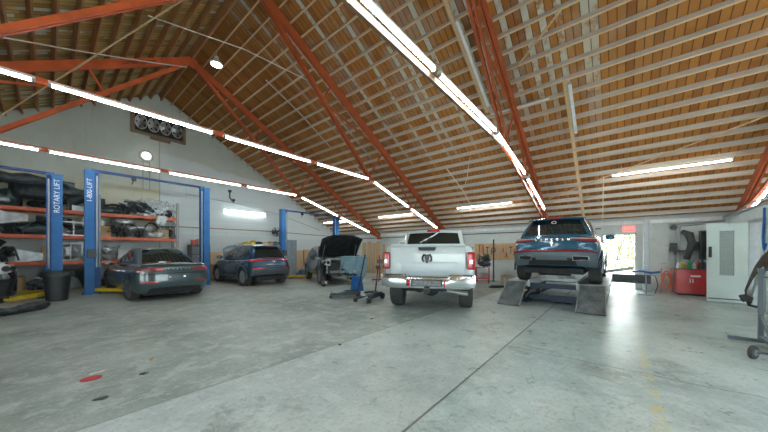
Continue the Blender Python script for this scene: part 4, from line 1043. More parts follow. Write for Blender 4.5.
    if fascia:
        MB().warp(lambda a, bb, c: (2.12+a*0.16-0.22*bb**4+0.05*c*a, bb*0.93, 0.47+c*0.24), 4, 12, 5).build('front_bumper', P, t, 0.9, subsurf=1)
        MB().warp(lambda a, bb, c: (2.06+a*0.08-0.10*bb**4, bb*0.55, 0.84+c*0.10), 3, 8, 4).build('grille', m_black, t, 0.9, subsurf=1)
    # raised hood, hinged at the cowl
    hg = thing  # hood leaf in hinge coordinates
    ang = math.radians(45)
    def hf(u, v, off=0):
        y = (-1+2*u); xx = hood_len*v; w = 0.93-0.03*v**2-0.05*(1-v)
        yy = y*w; zz = 0.05*math.sin(PI*min(1, v*1.0))*0.8 - 0.06*y*y - 0.05*v**3 + 0.03*math.exp(-((abs(y)-0.5)/0.1)**2)
        ca, sa = math.cos(ang), math.sin(ang)
        xx2 = xx - 0.16*abs(y)**3*v*1.2
        return (1.10 + xx2*ca - zz*sa, yy, 1.21 + xx2*sa + zz*ca)
    hood = MB().sheet(hf, 24, 16, 0.018).build('hood', P, t, 0.8)
    def hi(u, v): 
        p = V(hf(0.05+0.9*u, 0.06+0.88*v)); n = V((math.sin(ang), 0, -math.cos(ang))); return p + n*(0.03+0.012*math.sin(u*22)*math.sin(v*14))
    MB().sheet(hi, 26, 18, 0.012).build('hood_liner', m_black, hood, 0.8)
    for s in (-1, 1): MB().beam((1.25, s*0.74, 1.06), (1.10+hood_len*0.6*math.cos(ang)+0.03, s*0.70, 1.21+hood_len*0.6*math.sin(ang)-0.02), 0.02, 0.02).build('hood_strut', m_steel, t)
    for s in (-1, 1): MB().warp(lambda a, bb, c: (0.70+a*0.07, s*(W+0.10+bb*0.115), 1.16+c*0.085), 3, 3, 3).build('door_mirror', P, t, 0.9, subsurf=1)
    return t
# ================================================================== lifts
m_blue = mat('lift_blue_paint', (0.01, 0.135, 0.38), 0.5, var=0.15, scale=3)
m_blued = mat('lift_track_blue', (0.008, 0.05, 0.2), 0.5, var=0.2, scale=3)
m_yel = mat('lift_arm_yellow', (0.72, 0.52, 0.03), 0.5, var=0.2)
m_decal = mat('white_decal', (0.82, 0.84, 0.85), 0.5)
def lift(label, xa, xb, y, h, beam, txt=(None, None), armz=0.14):
    t = thing('two_post_lift', label, 'car lift', (xa, y, 0), 0, 'blue two-post lifts'); W = xb-xa
    for k, (x, s) in enumerate(((0, 1), (W, -1))):
        c = MB(); a = 0.165; d = 0.13
        c.bb((x-s*a, -d, 0.025), (x+s*0.06, d, h))
        MB().bb((x+s*0.06, -d+0.05, 0.025), (x+s*(a-0.012), d-0.05, h-0.02)).build('slide_track', m_blued, t)
        c.bb((x+s*(a-0.012), -d+0.02, 0.025), (x+s*a, -d+0.08, h)).bb((x+s*(a-0.012), d-0.08, 0.025), (x+s*a, d-0.02, h))
        p = c.build('post', m_blue, t)
        MB().bb((x-0.22, -0.22, 0), (x+0.22, 0.22, 0.025)).build('base_plate', m_blue, t)
        q = MB().bb((x+s*0.12-0.09, -0.12, armz), (x+s*0.12+0.09, 0.12, armz+0.75)); car = q.build('carriage', m_blued, t)
        MB().cyl((x+s*0.12, -0.09, armz+0.7), (x+s*0.12, -0.09, h-0.15), 0.022, 8).build('lift_chain', m_steel, t)
        for sy in (-1, 1):
            e = V((x+s*0.75, sy*0.95, armz)); m = MB().beam((x+s*0.1, sy*0.05, armz), e, 0.12, 0.10)
            m.beam(V((x+s*0.1, sy*0.05, armz)).lerp(e, 0.55), V((x+s*0.1, sy*0.05, armz)).lerp(e, 1.15), 0.09, 0.07)
            pe = V((x+s*0.1, sy*0.05, armz)).lerp(e, 1.15)
            arm = m.build('arm', m_yel, t)
            MB().cyl(pe+V((0, 0, 0.03)), pe+V((0, 0, 0.08)), 0.06, 14).build('rubber_pad', m_black, arm)
        if txt[k]:
            text(txt[k], 0.175, m_decal, 'lettering', p, T(x-s*0.05, -d-0.003, h-0.66) @ Rx(PI/2) @ Rz(PI/2), 0.004)
        MB().bb((x-0.17, -0.14, h-0.03), (x+0.17, 0.14, h+0.02)).build('post_cap', m_blue, t)
    MB().beam((0, 0, beam), (W, 0, beam), 0.09, 0.07).build('overhead_beam', m_blued, t)
    MB().box((W*0.32, -0.02, beam-0.09), (0.12, 0.08, 0.12)).tube([(W*0.32, -0.02, beam-0.12), (W*0.3, -0.05, beam-0.3)], 0.015, 6).build('limit_switch', m_black, t)
    m = MB().box((0.0-0.02, -0.2, 1.35), (0.16, 0.12, 0.3)); m.build('control_box', m_dkgrey, t)
    return t
lift('blue two-post lift at the left edge, its right post behind the black bin', -4.25, 0.13, 13.5, 3.80, 3.83, (None, 'ROTARY LIFT'))
lift('blue two-post lift standing over the dark saloon, white writing on its left post', 0.93, 4.26, 13.5, 4.10, 4.13, ('1-800-LIFT', None))
lift('thin looking far blue lift between the compact SUV and the SUV with its hood up', 7.92, 11.5, 13.5, 3.62, 3.6)

# ================================================================== vehicles in place
sedan('dark green-grey saloon seen from behind, parked between the posts of the middle lift', (2.32, 12.42, 0), PI/2+0.05)
suv('navy blue compact SUV with red lamp band, parked facing the gable wall', (6.02, 13.2), PI/2, 'compact')
hd = V((-0.42, -0.907)); 
open_suv('dark SUV with its hood up, bumper off and blue cloth on the front', (8.35+0.42*1.45, 9.55+0.907*1.45), math.atan2(hd.y, hd.x), (0.045, 0.058, 0.06))
open_suv('black car front with clear headlamp, cut off by the left edge of the view', (-2.35, 13.72), math.radians(-60), (0.03, 0.033, 0.036), z=0.0, hood_len=0.95, fascia=True)
pk_h = V((CF*.972+SF*.235, SF*.972-CF*.235)).normalized(); pk_r = cam2w(0.90, 5.95)
pickup('white pickup truck seen squarely from behind in the middle of the hall', (pk_r.x+pk_h.x*3.25, pk_r.y+pk_h.y*3.25, 0), math.atan2(pk_h.y, pk_h.x))
DK = 0.60
suv('petrol blue SUV standing on the drive-on ramp lift, seen from behind', (10.25, 1.24), 0.0, 'big', z=DK)

# ---- blue cloth on the fender
m_cloth = mat('blue_grey_cloth', (0.20, 0.33, 0.40), 0.9, var=0.25, scale=9, bump=0.3)
cl = thing('fender_cloth', 'blue-grey cloth hanging over the front of the dark SUV with its hood up', 'cloth', (8.35+0.42*1.45, 9.55+0.907*1.45, 0), math.atan2(hd.y, hd.x))
def clf(u, v):
    y = -0.22+1.22*u+0.05*math.sin(v*4); L = 1.12*v*(1.0-0.16*math.sin(u*5+.6)-0.08*math.sin(u*13)); x = 1.85; z = 1.23-0.05*abs(y-0.4)
    if L < 0.36: x += L; z -= 0.03*L
    else: x += 0.36+0.05*(L-0.36)+0.06*math.sin(u*15+v*3)*min(1, (L-0.36)*3); z -= (L-0.36)
    return (x+0.012*math.sin(u*31), y, z)
c_ = MB().sheet(clf, 36, 26, 0.008).build('draped_cloth', m_cloth, cl, 0.9)

# ================================================================== ramp lift under the SUV
rl = thing('ramp_lift', 'dark blue drive-on scissor lift with two mesh ramps, carrying the petrol blue SUV', 'car lift', (8.45, 1.32, 0))
m_exp = mat_expanded('mesh_ramp_plate'); m_navy = mat('scissor_dark_blue', (0.01, 0.03, 0.065), 0.45, var=0.3); m_deck = mat('runway_grey', (0.42, 0.46, 0.47), 0.5, 0.3, var=0.25)
for s in (-1, 1):
    y = s*0.86
    rw = MB().bb((0.0, y-0.30, DK-0.13), (4.45, y+0.30, DK)); rw.build('runway', m_deck, rl, bevel=0.008)
    MB().bb((0.0, y-0.33, DK-0.15), (4.5, y-0.30, DK+0.04)).bb((0.0, y+0.30, DK-0.15), (4.5, y+0.33, DK+0.04)).build('side_rail', m_steel, rl)
    wdt = 0.235
    def rf(u, v):
        x = 0.02-0.80*v; z = (DK-0.02)-(DK-0.05)*v
        return (x, y+(-1+2*u)*(wdt+0.03*v), z)
    rp = MB().sheet(rf, 4, 6, 0.025).build('ramp', m_exp, rl)
    MB().beam((0, y-wdt-0.01, DK-0.02), (-0.79, y-wdt-0.04, 0.04), 0.02, 0.05).build('ramp_edge', m_steel, rp)
    MB().beam((0, y+wdt+0.01, DK-0.02), (-0.79, y+wdt+0.04, 0.04), 0.02, 0.05).build('ramp_edge', m_steel, rp)
    m = MB()
    for (x0, x1) in ((0.35, 2.0), (2.3, 3.95)):
        m.beam((x0, y-0.12, 0.1), (x1, y-0.12, DK-0.16), 0.05, 0.10).beam((x1, y-0.04, 0.1), (x0, y-0.04, DK-0.16), 0.05, 0.10).cyl(((x0+x1)/2, y-0.18, (DK-0.06)/2), ((x0+x1)/2, y+0.05, (DK-0.06)/2), 0.04, 12)
    m.build('scissor_arms', m_navy, rl)
    MB().bb((0.15, y-0.25, 0.0), (4.3, y+0.25, 0.06)).build('base_frame', m_navy, rl)
MB().bb((0.10, -0.55, DK-0.17), (0.20, 0.55, DK-0.05)).build('cross_beam', m_navy, rl); MB().bb((2.0, -0.55, DK-0.16), (2.1, 0.55, DK-0.06)).build('cross_beam', m_navy, rl)
MB().bb((0.25, -0.60, 0.10), (0.38, 0.60, 0.22)).build('torsion_bar', m_navy, rl); MB().bb((0.6, -0.6, 0.02), (0.72, 0.6, 0.14)).build('torsion_bar', m_navy, rl)
jb = thing('rolling_jack_beam', 'pale rolling jack beam bridging the runways below the petrol blue SUV', 'jack', (10.0, 1.32, DK-0.05))
MB().bb((-0.12, -0.56, -0.04), (0.12, 0.56, 0.05)).build('beam', m_steel, jb)
m = MB()
for y in (-0.3, -0.1, 0.12, 0.32): m.cyl((-0.02, y, 0.05), (-0.02, y, 0.13), 0.06, 12)
m.build('air_cylinder', m_whitep, jb)

# ================================================================== pallet rack on the gable wall
m_rack = mat('rack_orange', (0.70, 0.16, 0.08), 0.55, var=0.2)
m_rackg = mat('rack_upright_grey', (0.36, 0.39, 0.38), 0.55)
RX0, RX1, RYF, RYB = -1.25, 3.78, 15.35, 16.2
rk = thing('pallet_rack', 'long pallet rack with orange beams along the gable wall, loaded with car parts', 'rack', ((RX0+RX1)/2, RYF, 0))
ox = (RX0+RX1)/2; ups = [RX0, ox, RX1]
for x in ups:
    m = MB()
    for y in (RYF+0.05, RYB-0.05): m.bb((x-ox-0.045, y-RYF-0.04, 0), (x-ox+0.045, y-RYF+0.04, 3.62))
    zz = 0.3
    while zz < 3.3: m.beam((x-ox, 0.05, zz), (x-ox, RYB-RYF-0.05, zz+0.4), 0.03, 0.03); zz += 0.55
    m.build('upright_frame', m_rackg, rk)
LV = [1.07, 2.0, 2.93]
m_deckw = mat('rack_chipboard', (0.42, 0.34, 0.24), 0.8)
for z in LV:
    for xa, xb in zip(ups, ups[1:]):
        for y in (0.0, RYB-RYF-0.06):
            MB().bb((xa-ox+0.05, y, z-0.12), (xb-ox-0.05, y+0.05, z)).build('beam', m_rack, rk)
        MB().bb((xa-ox+0.05, 0.05, z-0.035), (xb-ox-0.05, RYB-RYF-0.06, z-0.005)).build('shelf_board', m_deckw, rk)

# ---- scrap car parts
m_b1 = mat('scrap_black', (0.022, 0.03, 0.034), 0.32, var=0.5, scale=9, bump=1.0); m_b2 = mat('scrap_teal_black', (0.035, 0.06, 0.066), 0.3, coat=0.4, var=0.3)
m_b3 = mat('scrap_grey', (0.06, 0.075, 0.08), 0.4, var=0.6, bump=0.8); m_b4 = mat('scrap_white', (0.66, 0.68, 0.68), 0.4, var=0.15)
m_foil = mat('plastic_film', (0.60, 0.66, 0.67), 0.2, 0.1, var=0.4, scale=14, bump=0.8); m_card = mat('cardboard', (0.50, 0.34, 0.19), 0.85, var=0.15)
m_sil = mat('scrap_silver', (0.45, 0.48, 0.5), 0.3, 0.6, var=0.3)
def bumper_cover(L, H, D, seed):
    rnd = random.Random(seed); k = rnd.uniform(0.7, 1.3)
    def fn(u, v):
        x = (-1+2*u); e = abs(x)**4
        z = H*(v-0.0)+0.03*math.sin(x*5*k)*v
        return (x*L/2*(1-0.06*e), -D*(1-0.9*e)*(0.6+0.4*math.sin(PI*v*0.9))+0.02*math.sin(14*x*k)*(v > .5), z)
    m = MB().sheet(fn, 28, 8, 0.012)
    m.bb((-L*0.18, -D*0.98, H*0.25), (L*0.18, -D*0.86, H*0.48)); m.tube([(-L*0.4, -D*0.2, H*0.2), (0, -D*0.7, H*0.1), (L*0.4, -D*0.2, H*0.25)], 0.02, 6)
    return m
def fender_panel(L, H, D, seed):
    def fn(u, v):
        x = -1+2*u; cutz = 0.62*H*math.sqrt(max(0, 1-(x/0.62)**2)) if abs(x) < 0.62 else 0
        z = cutz+(H-cutz)*v
        return (x*L/2, -D*(1-abs(x)**2*0.5)*math.sin(0.3+v*1.6), z)
    return MB().sheet(fn, 24, 6, 0.01).bb((-L*0.5, -D*0.5, 0), (-L*0.44, 0, H*0.4))
def wheel_liner(L, H, D, seed):
    def fn(u, v):
        a = PI*u; return (-L/2*math.cos(a), -D+D*v*1.2+0.02*math.sin(20*u), H*math.sin(a)+0.01*math.sin(30*v))
    return MB().sheet(fn, 20, 6, 0.012).box((0, -D*0.4, H), (L*0.25, D*0.6, 0.03))
def parts_bundle(L, H, D, seed):
    rnd = random.Random(seed); m = MB()
    for i in range(10):
        m.blob((rnd.uniform(-.36, .36)*L, -D*rnd.uniform(.2, .8), H*rnd.uniform(.15, .75)), (L*rnd.uniform(.07, .20), D*rnd.uniform(.15, .3), H*rnd.uniform(.10, .24)), seed+i, 0.9, 2.6, 2)
    for i in range(9):
        a = V((rnd.uniform(-.5, .5)*L, -D*rnd.random(), H*rnd.uniform(0.05, .5))); b = V((rnd.uniform(-.5, .5)*L, -D*rnd.random(), H*rnd.uniform(.3, 1)))
        m.tube([a, a.lerp(b, .5)+V((0, -.05, .05)), b], rnd.uniform(.012, .03), 6)
    return m
def wrapped_panel(L, H, D, seed):
    return MB().blob((0, -D/2, H*0.5), (L/2, D/2, H*0.5), seed, 0.55, 2.4, 4)
def carton(L, H, D, seed):
    m = MB().box((0, -D/2, H/2), (L, D, H)); m.box((-L*0.25, -D/2, H+0.008), (L*0.5, D, 0.008), R3(Ry(-0.06))).box((L*0.27, -D/2, H+0.02), (L*0.5, D, 0.008), R3(Ry(-0.12))).bb((-L*0.03, -D*1.003, 0), (L*0.03, -D*0.99, H)); return m
def head_lamp(L, H, D, seed):
    m = MB().warp(lambda a, b, c: (a*L/2*(1-0.2*b), -D/2+b*D/2, H/2+c*H/2*(1-0.35*a)), 6, 4, 4)
    m.cyl((-L*0.2, -D*1.04, H*0.55), (-L*0.2, -D*0.7, H*0.55), H*0.26, 14); m.cyl((L*0.15, -D*1.02, H*0.5), (L*0.15, -D*0.7, H*0.5), H*0.2, 14); return m
def box_frame(L, H, D, seed):
    m = MB(); r = random.Random(seed)
    for z in (0.03, H-0.03):
        m.beam((-L/2, -D, z), (L/2, -D, z), 0.04, 0.04).beam((-L/2, -0.03, z), (L/2, -0.03, z), 0.04, 0.04).beam((-L/2, -D, z), (-L/2, 0, z), 0.04, 0.04).beam((L/2, -D, z), (L/2, 0, z), 0.04, 0.04)
    for x in (-L/2, 0, L/2): m.beam((x, -D, 0.01), (x, -D, H), 0.035, 0.035)
    m.blob((0, -D/2, H*0.45), (L*0.35, D*0.35, H*0.35), seed, 0.5, 2); return m
KIND = {'bumper_cover': (bumper_cover, 'bumper cover', 'bumper'), 'scrap_fender': (fender_panel, 'fender panel', 'car panel'), 'wheel_liner': (wheel_liner, 'wheel arch liner', 'car part'),
        'parts_bundle': (parts_bundle, 'bundle of engine parts', 'car parts'), 'wrapped_panel': (wrapped_panel, 'film-wrapped panel', 'wrapped part'),
        'cardboard_box': (carton, 'cardboard box', 'box'), 'head_lamp_unit': (head_lamp, 'headlamp unit', 'headlamp'), 'radiator_support': (box_frame, 'radiator support frame', 'car part')}
CM = {'black': m_b1, 'teal-black': m_b2, 'grey': m_b3, 'white': m_b4, 'clear': m_foil, 'brown': m_card, 'silver': m_sil}
# x, kind, colour, L, H, D, z extra, rotation, row (0 = resting on the board, 1 = on top of others)
SH = {
 'top': [(-0.6, 'bumper_cover', 'grey', 1.3, .24, .3, .62), (0.2, 'scrap_fender', 'teal-black', .9, .3, .3, .50), (0.8, 'head_lamp_unit', 'white', .4, .14, .28, .0), (1.25, 'wheel_liner', 'grey', .7, .34, .36, .0), (2.3, 'parts_bundle', 'silver', .7, .3, .36, .25), (2.75, 'bumper_cover', 'black', .9, .26, .3, .1), (-1.0, 'bumper_cover', 'teal-black', 1.5, .42, .32, 0), (-0.95, 'scrap_fender', 'black', 1.1, .35, .3, .40), (-0.25, 'bumper_cover', 'black', 1.3, .40, .30, .22), (0.0, 'parts_bundle', 'black', 1.0, .42, .4, 0),
   (0.62, 'wheel_liner', 'teal-black', .9, .45, .42, 0), (0.35, 'bumper_cover', 'grey', 1.2, .25, .3, .42), (0.95, 'scrap_fender', 'black', 1.0, .42, .3, 0), (1.45, 'bumper_cover', 'teal-black', 1.1, .16, .3, .02), (1.75, 'wheel_liner', 'black', .8, .30, .4, 0),
   (2.15, 'parts_bundle', 'grey', .9, .38, .4, 0), (2.45, 'scrap_fender', 'black', .9, .42, .35, 0), (2.95, 'wrapped_panel', 'clear', 1.1, .55, .5, 0), (3.35, 'parts_bundle', 'black', .7, .48, .4, 0), (3.52, 'wrapped_panel', 'clear', .5, .5, .4, 0)],
 'middle': [(-0.7, 'head_lamp_unit', 'silver', .5, .24, .3, .3), (0.15, 'bumper_cover', 'grey', .9, .16, .28, .34), (0.6, 'radiator_support', 'silver', .6, .4, .35, 0), (1.1, 'head_lamp_unit', 'white', .5, .2, .3, .32), (2.0, 'bumper_cover', 'silver', .8, .16, .25, .42), (2.9, 'wheel_liner', 'black', .6, .45, .36, .05), (-1.0, 'parts_bundle', 'black', .9, .35, .4, 0), (-0.45, 'bumper_cover', 'teal-black', 1.2, .3, .3, 0), (-0.1, 'wheel_liner', 'black', .9, .36, .4, 0), (0.35, 'parts_bundle', 'silver', .8, .34, .4, 0), (0.85, 'bumper_cover', 'black', 1.1, .3, .3, 0), (1.4, 'cardboard_box', 'brown', .5, .32, .4, 0),
   (1.85, 'parts_bundle', 'black', .8, .48, .4, 0), (2.15, 'wheel_liner', 'black', .7, .42, .4, 0), (2.5, 'scrap_fender', 'silver', .9, .36, .3, 0), (2.75, 'parts_bundle', 'grey', .8, .38, .4, 0), (3.05, 'bumper_cover', 'silver', .9, .22, .25, 0), (3.25, 'cardboard_box', 'brown', .4, .3, .3, 0), (3.5, 'radiator_support', 'black', .45, .42, .35, 0)],
 'lower': [(-1.0, 'parts_bundle', 'black', .9, .4, .4, 0), (-0.4, 'head_lamp_unit', 'silver', .5, .26, .3, 0), (0.1, 'cardboard_box', 'brown', .5, .4, .4, 0), (0.5, 'radiator_support', 'silver', .6, .5, .35, 0), (1.2, 'wheel_liner', 'black', .7, .32, .4, 0), (1.7, 'parts_bundle', 'silver', .7, .46, .4, 0), (2.1, 'head_lamp_unit', 'white', .5, .28, .3, 0),
   (2.6, 'parts_bundle', 'black', .8, .4, .4, 0), (3.2, 'bumper_cover', 'grey', .9, .3, .3, 0)],
 'floor': [(-0.8, 'cardboard_box', 'brown', .6, .5, .5, 0), (-0.1, 'parts_bundle', 'grey', .8, .4, .4, 0), (0.5, 'scrap_fender', 'black', 1.1, .75, .3, 0), (1.25, 'parts_bundle', 'black', .8, .45, .4, 0), (1.75, 'wheel_liner', 'black', .8, .55, .4, 0), (2.3, 'head_lamp_unit', 'silver', .6, .3, .3, 0), (2.9, 'parts_bundle', 'black', .8, .4, .4, 0), (3.4, 'cardboard_box', 'brown', .5, .5, .4, 0)]}
SN = {'top': ("rack's top shelf", LV[2]), 'middle': ("rack's middle shelf", LV[1]), 'lower': ("rack's lowest shelf", LV[0]), 'floor': ('floor under the rack', 0.0)}
for lev, items in SH.items():
    xs = sorted([i[0] for i in items]); n = len(items)
    for i, (x, kd, colr, L, H, D, up) in enumerate(items):
        fn, nm, cat = KIND[kd]
        rr = ordinal(n-xs.index(x))
        pos = ('%s on the %s, %s from the right' % (nm, SN[lev][0], rr)) if rr != 'first' else ('%s at the right end of the %s' % (nm, SN[lev][0]))
        H *= 1.35 if lev != 'floor' else 1.1; up *= 1.3
        o = fn(L, H, D, 31*len(lev)+i*7).build(kd, CM[colr], None, 0.7)
        sx = min(1.0, 2*min(x-RX0+0.2, RX1-x-0.05)/L)
        o.scale = (max(0.55, sx), 1, 1); x2 = min(max(x, RX0+0.1), RX1-0.06-L*max(0.55, sx)/2)
        o.location = (x2, RYF+0.10+D+0.06*((i*5) % 4), SN[lev][1]+up+0.003); o.rotation_euler = (0, 0, (((i*37) % 7)-3)*0.035)
        tag(o, '%s %s' % ({'clear': 'pale'}.get(colr, colr), pos), cat, 'car parts stored on the pallet rack')
tag(MB().sheet(lambda u, v: (3.0+0.35*u+0.05*math.sin(v*5), RYF-0.03-0.03*math.sin(u*6), 2.98-0.42*v*(1-0.5*abs(u-0.6))), 10, 10, 0.006).build('plastic_sheet', m_foil, None, 0.8), 'pale plastic sheet hanging in a point over the top orange beam of the pallet rack', 'sheet')

# ================================================================== loose things left of the middle
t = thing('rubbish_bin', 'black plastic bin with flared rim on the floor before the left lift post', 'bin', (0.17, 12.42, 0))
MB().lathe([(0.20, 0.0), (0.215, 0.02), (0.275, 0.76), (0.315, 0.78), (0.32, 0.84), (0.295, 0.845), (0.285, 0.80), (0.26, 0.76), (0.2, 0.05)], None, 28).build('bin_body', m_black, t, 0.5)
for s in (-1, 1): MB().tube([(s*0.31, -0.07, 0.78), (s*0.36, -0.06, 0.72), (s*0.36, 0.06, 0.72), (s*0.31, 0.07, 0.78)], 0.015, 6).build('handle', m_black, t)
MB().lathe([(0.285, 0.81), (0.30, 0.852), (0.33, 0.80), (0.335, 0.70)], None, 28).build('bin_liner', m_b1, t, 0.5)
for i in range(8):
    pass
o = bumper_cover(1.5, 0.18, 0.35, 5).blob((0.2, -0.2, 0.11), (0.3, 0.16, 0.08), 4, 0.5).build('bumper_cover', m_b1, None, 0.7); q = fl(18, 313)
o.location = (q.x-0.1, q.y+0.1, 0.012); o.rotation_euler = (0, 0, 0.75); tag(o, 'torn black bumper piece lying on the open floor at the left edge', 'bumper')
def flat_lump(name, px, py, L, H, D, m, lab, cat, rz=0.3, seed=3, kind=parts_bundle):
    q = fl(px, py); o = kind(L, H, D, seed).build(name, m, None, 0.7); o.location = (q.x, q.y, 0.012); o.rotation_euler = (0, 0, rz); return tag(o, lab, cat)
# bits around the bin and the rack foot
pal = thing('wooden_pallet', 'flat sheet of pale board lying on the floor left of the black bin', 'pallet', tuple(fl(16, 300)), 0.6)
MB().bb((-0.6, -0.35, 0.05), (0.6, 0.35, 0.075)).build('top_board', m_deckw, pal)
MB().bb((-0.6, -0.35, 0), (0.6, -0.27, 0.05)).bb((-0.6, 0.27, 0), (0.6, 0.35, 0.05)).build('runner', m_deckw, pal)
mred = mat('sanding_disc_red', (0.60, 0.055, 0.045), 0.7, var=0.1)
q = fl(91, 379)
o = MB().lathe([(0.001, 0.0), (0.085, 0.0), (0.09, 0.006), (0.085, 0.012), (0.001, 0.012)], None, 24).build('red_pad', mred); o.location = (q.x, q.y, 0.001); o.scale = (1.0, 0.75, 1); tag(o, 'small flat red pad lying alone on the floor at lower left', 'pad')
for px, py, rz, lab in ((97, 373, .5, 'white paper scrap touching the red pad on the floor'), (152, 359, 1.2, 'thin tan strip of debris on the floor right of the red pad')):
    q = fl(px, py); o = MB().sheet(lambda u, v: (0.14*(u-.5), 0.035*(v-.5), 0.006+0.006*math.sin(u*6)), 6, 2, 0.003).build('litter_scrap', m_whitep if 'white' in lab else m_card); o.location = q; o.rotation_euler = (0, 0, rz); tag(o, lab, 'litter')
for px, py, r_ in ((144, 374, .03), (100, 399, .035), (372, 319, .03), (340, 345, .02)):
    q = fl(px, py); o = MB().blob((0, 0, 0.008), (r_*1.6, r_, 0.009), px, .4, n=2).build('dirt_lump', m_b1, None, .8); o.location = (q.x, q.y, 0.0); tag(o, 'small dark dirt lump on the floor, %s' % {144: 'right of the red pad', 100: 'below the red pad', 372: 'in front of the floor jacks', 340: 'lying alone between the red pad and the pickup'}[px], 'debris')

# behind the saloon and the compact SUV, at the gable wall
t = thing('tool_cabinet', 'dark grey cabinet between the pallet rack and the right post of the middle lift', 'cabinet', (4.75, 15.8, 0))
MB().bb((-0.4, -0.3, 0.05), (0.4, 0.3, 1.75)).build('carcass', m_dkgrey, t, bevel=0.01)
for z in (0.1, 0.5, 0.9, 1.3):
    d = MB().bb((-0.37, -0.325, z), (0.37, -0.3, z+0.37)).build('drawer', mat('cabinet_grey', (0.17, 0.2, 0.21), 0.5), t); MB().bb((-0.15, -0.345, z+0.28), (0.15, -0.325, z+0.31)).build('handle', m_steel, d)
for i, (x, c, nm) in enumerate(((4.5, m_red, 'red'), (4.75, m_card, 'brown'), (4.98, m_b4, 'white'))):
    o = MB().bb((-0.09, -0.1, 0), (0.09, 0.1, 0.22+0.05*i)).bb((-0.1, -0.11, 0.2+0.05*i), (0.1, 0.11, 0.24+0.05*i)).build('storage_box', c); o.location = (x, 15.75, 1.752); tag(o, '%s storage box on top of the dark grey cabinet behind the saloon' % nm, 'box')
o = carton(0.6, 0.75, 0.4, 1).build('cardboard_box', m_card); o.location = (5.45, 15.95, 0.0); o.scale = (1, 1, 1); tag(o, 'tall plain cardboard box standing behind the right post of the middle lift', 'box')
o = carton(0.55, 0.6, 0.38, 2).build('cardboard_box', mat('cardboard_light', (0.60, 0.43, 0.26), .85)); o.location = (5.45, 15.93, 0.79); tag(o, 'lighter cardboard box stacked on the tall one behind the middle lift', 'box')
hp = MB().sheet(lambda u, v: (-0.75+1.5*u, 0.25*v-0.08*math.sin(PI*u), 1.75*v*(1-0.12*(2*u-1)**4)), 16, 12, 0.03).build('removed_hood', mat('hood_blue_grey', (0.07, 0.13, 0.17), 0.35, coat=.5)); hp.location = (6.65, 15.75, 0.005); tag(hp, 'blue-grey removed hood leaning against the gable wall behind the compact SUV', 'car panel')
t = thing('wall_shelf', 'shelf on the gable wall seen just over the roof of the compact SUV', 'shelf', (8.2, YG, 1.78))
MB().bb((-1.2, -0.35, 0), (1.2, -0.0, 0.03)).build('shelf_board', m_deckw, t); MB().bb((-1.0, -0.3, -0.2), (-0.96, 0, 0)).bb((0.96, -0.3, -0.2), (1.0, 0, 0)).build('bracket', m_steel, t)
for i, (x, w_, h_, c, nm) in enumerate(((7.2, .3, .16, m_yel, 'yellow'), (7.55, .2, .24, m_yel, 'tall yellow'), (7.9, .32, .18, m_b1, 'black'), (8.25, .3, .14, m_yel, 'wide yellow'), (8.6, .22, .2, m_card, 'brown'), (8.95, .3, .2, m_b1, 'larger black'), (9.2, .14, .2, m_red, 'red'))):
    o = MB().bb((-w_/2, -.12, 0), (w_/2, .12, h_)).bb((-w_/2-.01, -.13, h_*.8), (w_/2+.01, .13, h_*.92)).bb((-w_*.2, -.02, h_), (w_*.2, .02, h_+.03)).build('tool_case', c); o.location = (x, YG-.18, 1.812); tag(o, '%s case on the wall shelf behind the compact SUV' % nm, 'case')
t = thing('steel_locker', 'blue-grey steel locker at the gable wall right of the compact SUV', 'locker', (9.75, 15.95, 0)); ml = mat('locker_blue_grey', (0.25, 0.31, 0.34), .5)
MB().bb((-.38, -.28, 0.03), (.38, .28, 2.15)).build('carcass', ml, t, bevel=.01)
for s in (-1, 1):
    d = MB().bb((s*.19-.18, -.30, .06), (s*.19+.18, -.28, 2.1)).build('door', ml, t); MB().bb((s*.04-.01, -.33, 1.0), (s*.04+.01, -.30, 1.15)).build('handle', m_steel, d)
pw = mat_wood('plywood', (0.50, 0.33, 0.17), (0.66, 0.47, 0.27), 'Z')
for i, (x, w_, h_, y) in enumerate(((10.5, .62, 1.5, 15.95), (11.2, .7, 1.55, 15.85), (11.85, .55, 1.4, 15.95))):
    o = MB().box((0, 0.12, h_/2), (w_, .03, h_), R3(Rx(-0.13))).build('plywood_sheet', pw); o.location = (x, y-.05, 0.01); tag(o, 'plywood sheet leaning at the gable wall right of the steel locker, %s from it' % ordinal(i+1), 'board')
o = MB().tube([(0, 0, .1), (.18, -.02, .35), (.05, 0, .62), (.25, -.02, .85), (.38, 0, 1.1)], .05, 8).box((.15, 0, .02), (.5, .2, .06)).build('stacked_trim', m_b4, None, .8); o.location = (11.2, 15.4, 0.0); tag(o, 'white and red curled trim pieces standing before the plywood sheets', 'car part')
o = MB().tube([(0, 0, .15), (-.12, -.02, .4), (.1, 0, .7), (-.05, -.02, 1.0)], .04, 8).box((0, 0, .07), (.3, .2, .14)).build('hose_bundle', m_red, None, .8); o.location = (10.75, 15.45, 0.0); tag(o, 'red hose bundle standing before the plywood sheets', 'hose')
q = fl(302, 275.6); t = thing('transmission_jack', 'blue trolley jack lying low on the floor right of the compact SUV', 'jack', (q.x, q.y, 0), .7)
MB().bb((-.6, -.16, .09), (.6, -.1, .2)).bb((-.6, .1, .09), (.6, .16, .2)).blob((.1, 0, .25), (.5, .18, .12), 3, .3).build('jack_frame', m_blue, t, .8)
for x in (-.5, .5):
    for s in (-1, 1): MB().cyl((x, s*.16, .06), (x, s*.22, .06), .06, 12).build('castor', m_black, t)
pl2 = thing('wooden_pallet', 'small wooden pallet on the floor beside the blue trolley jack', 'pallet', tuple(fl(297, 278)), .7)
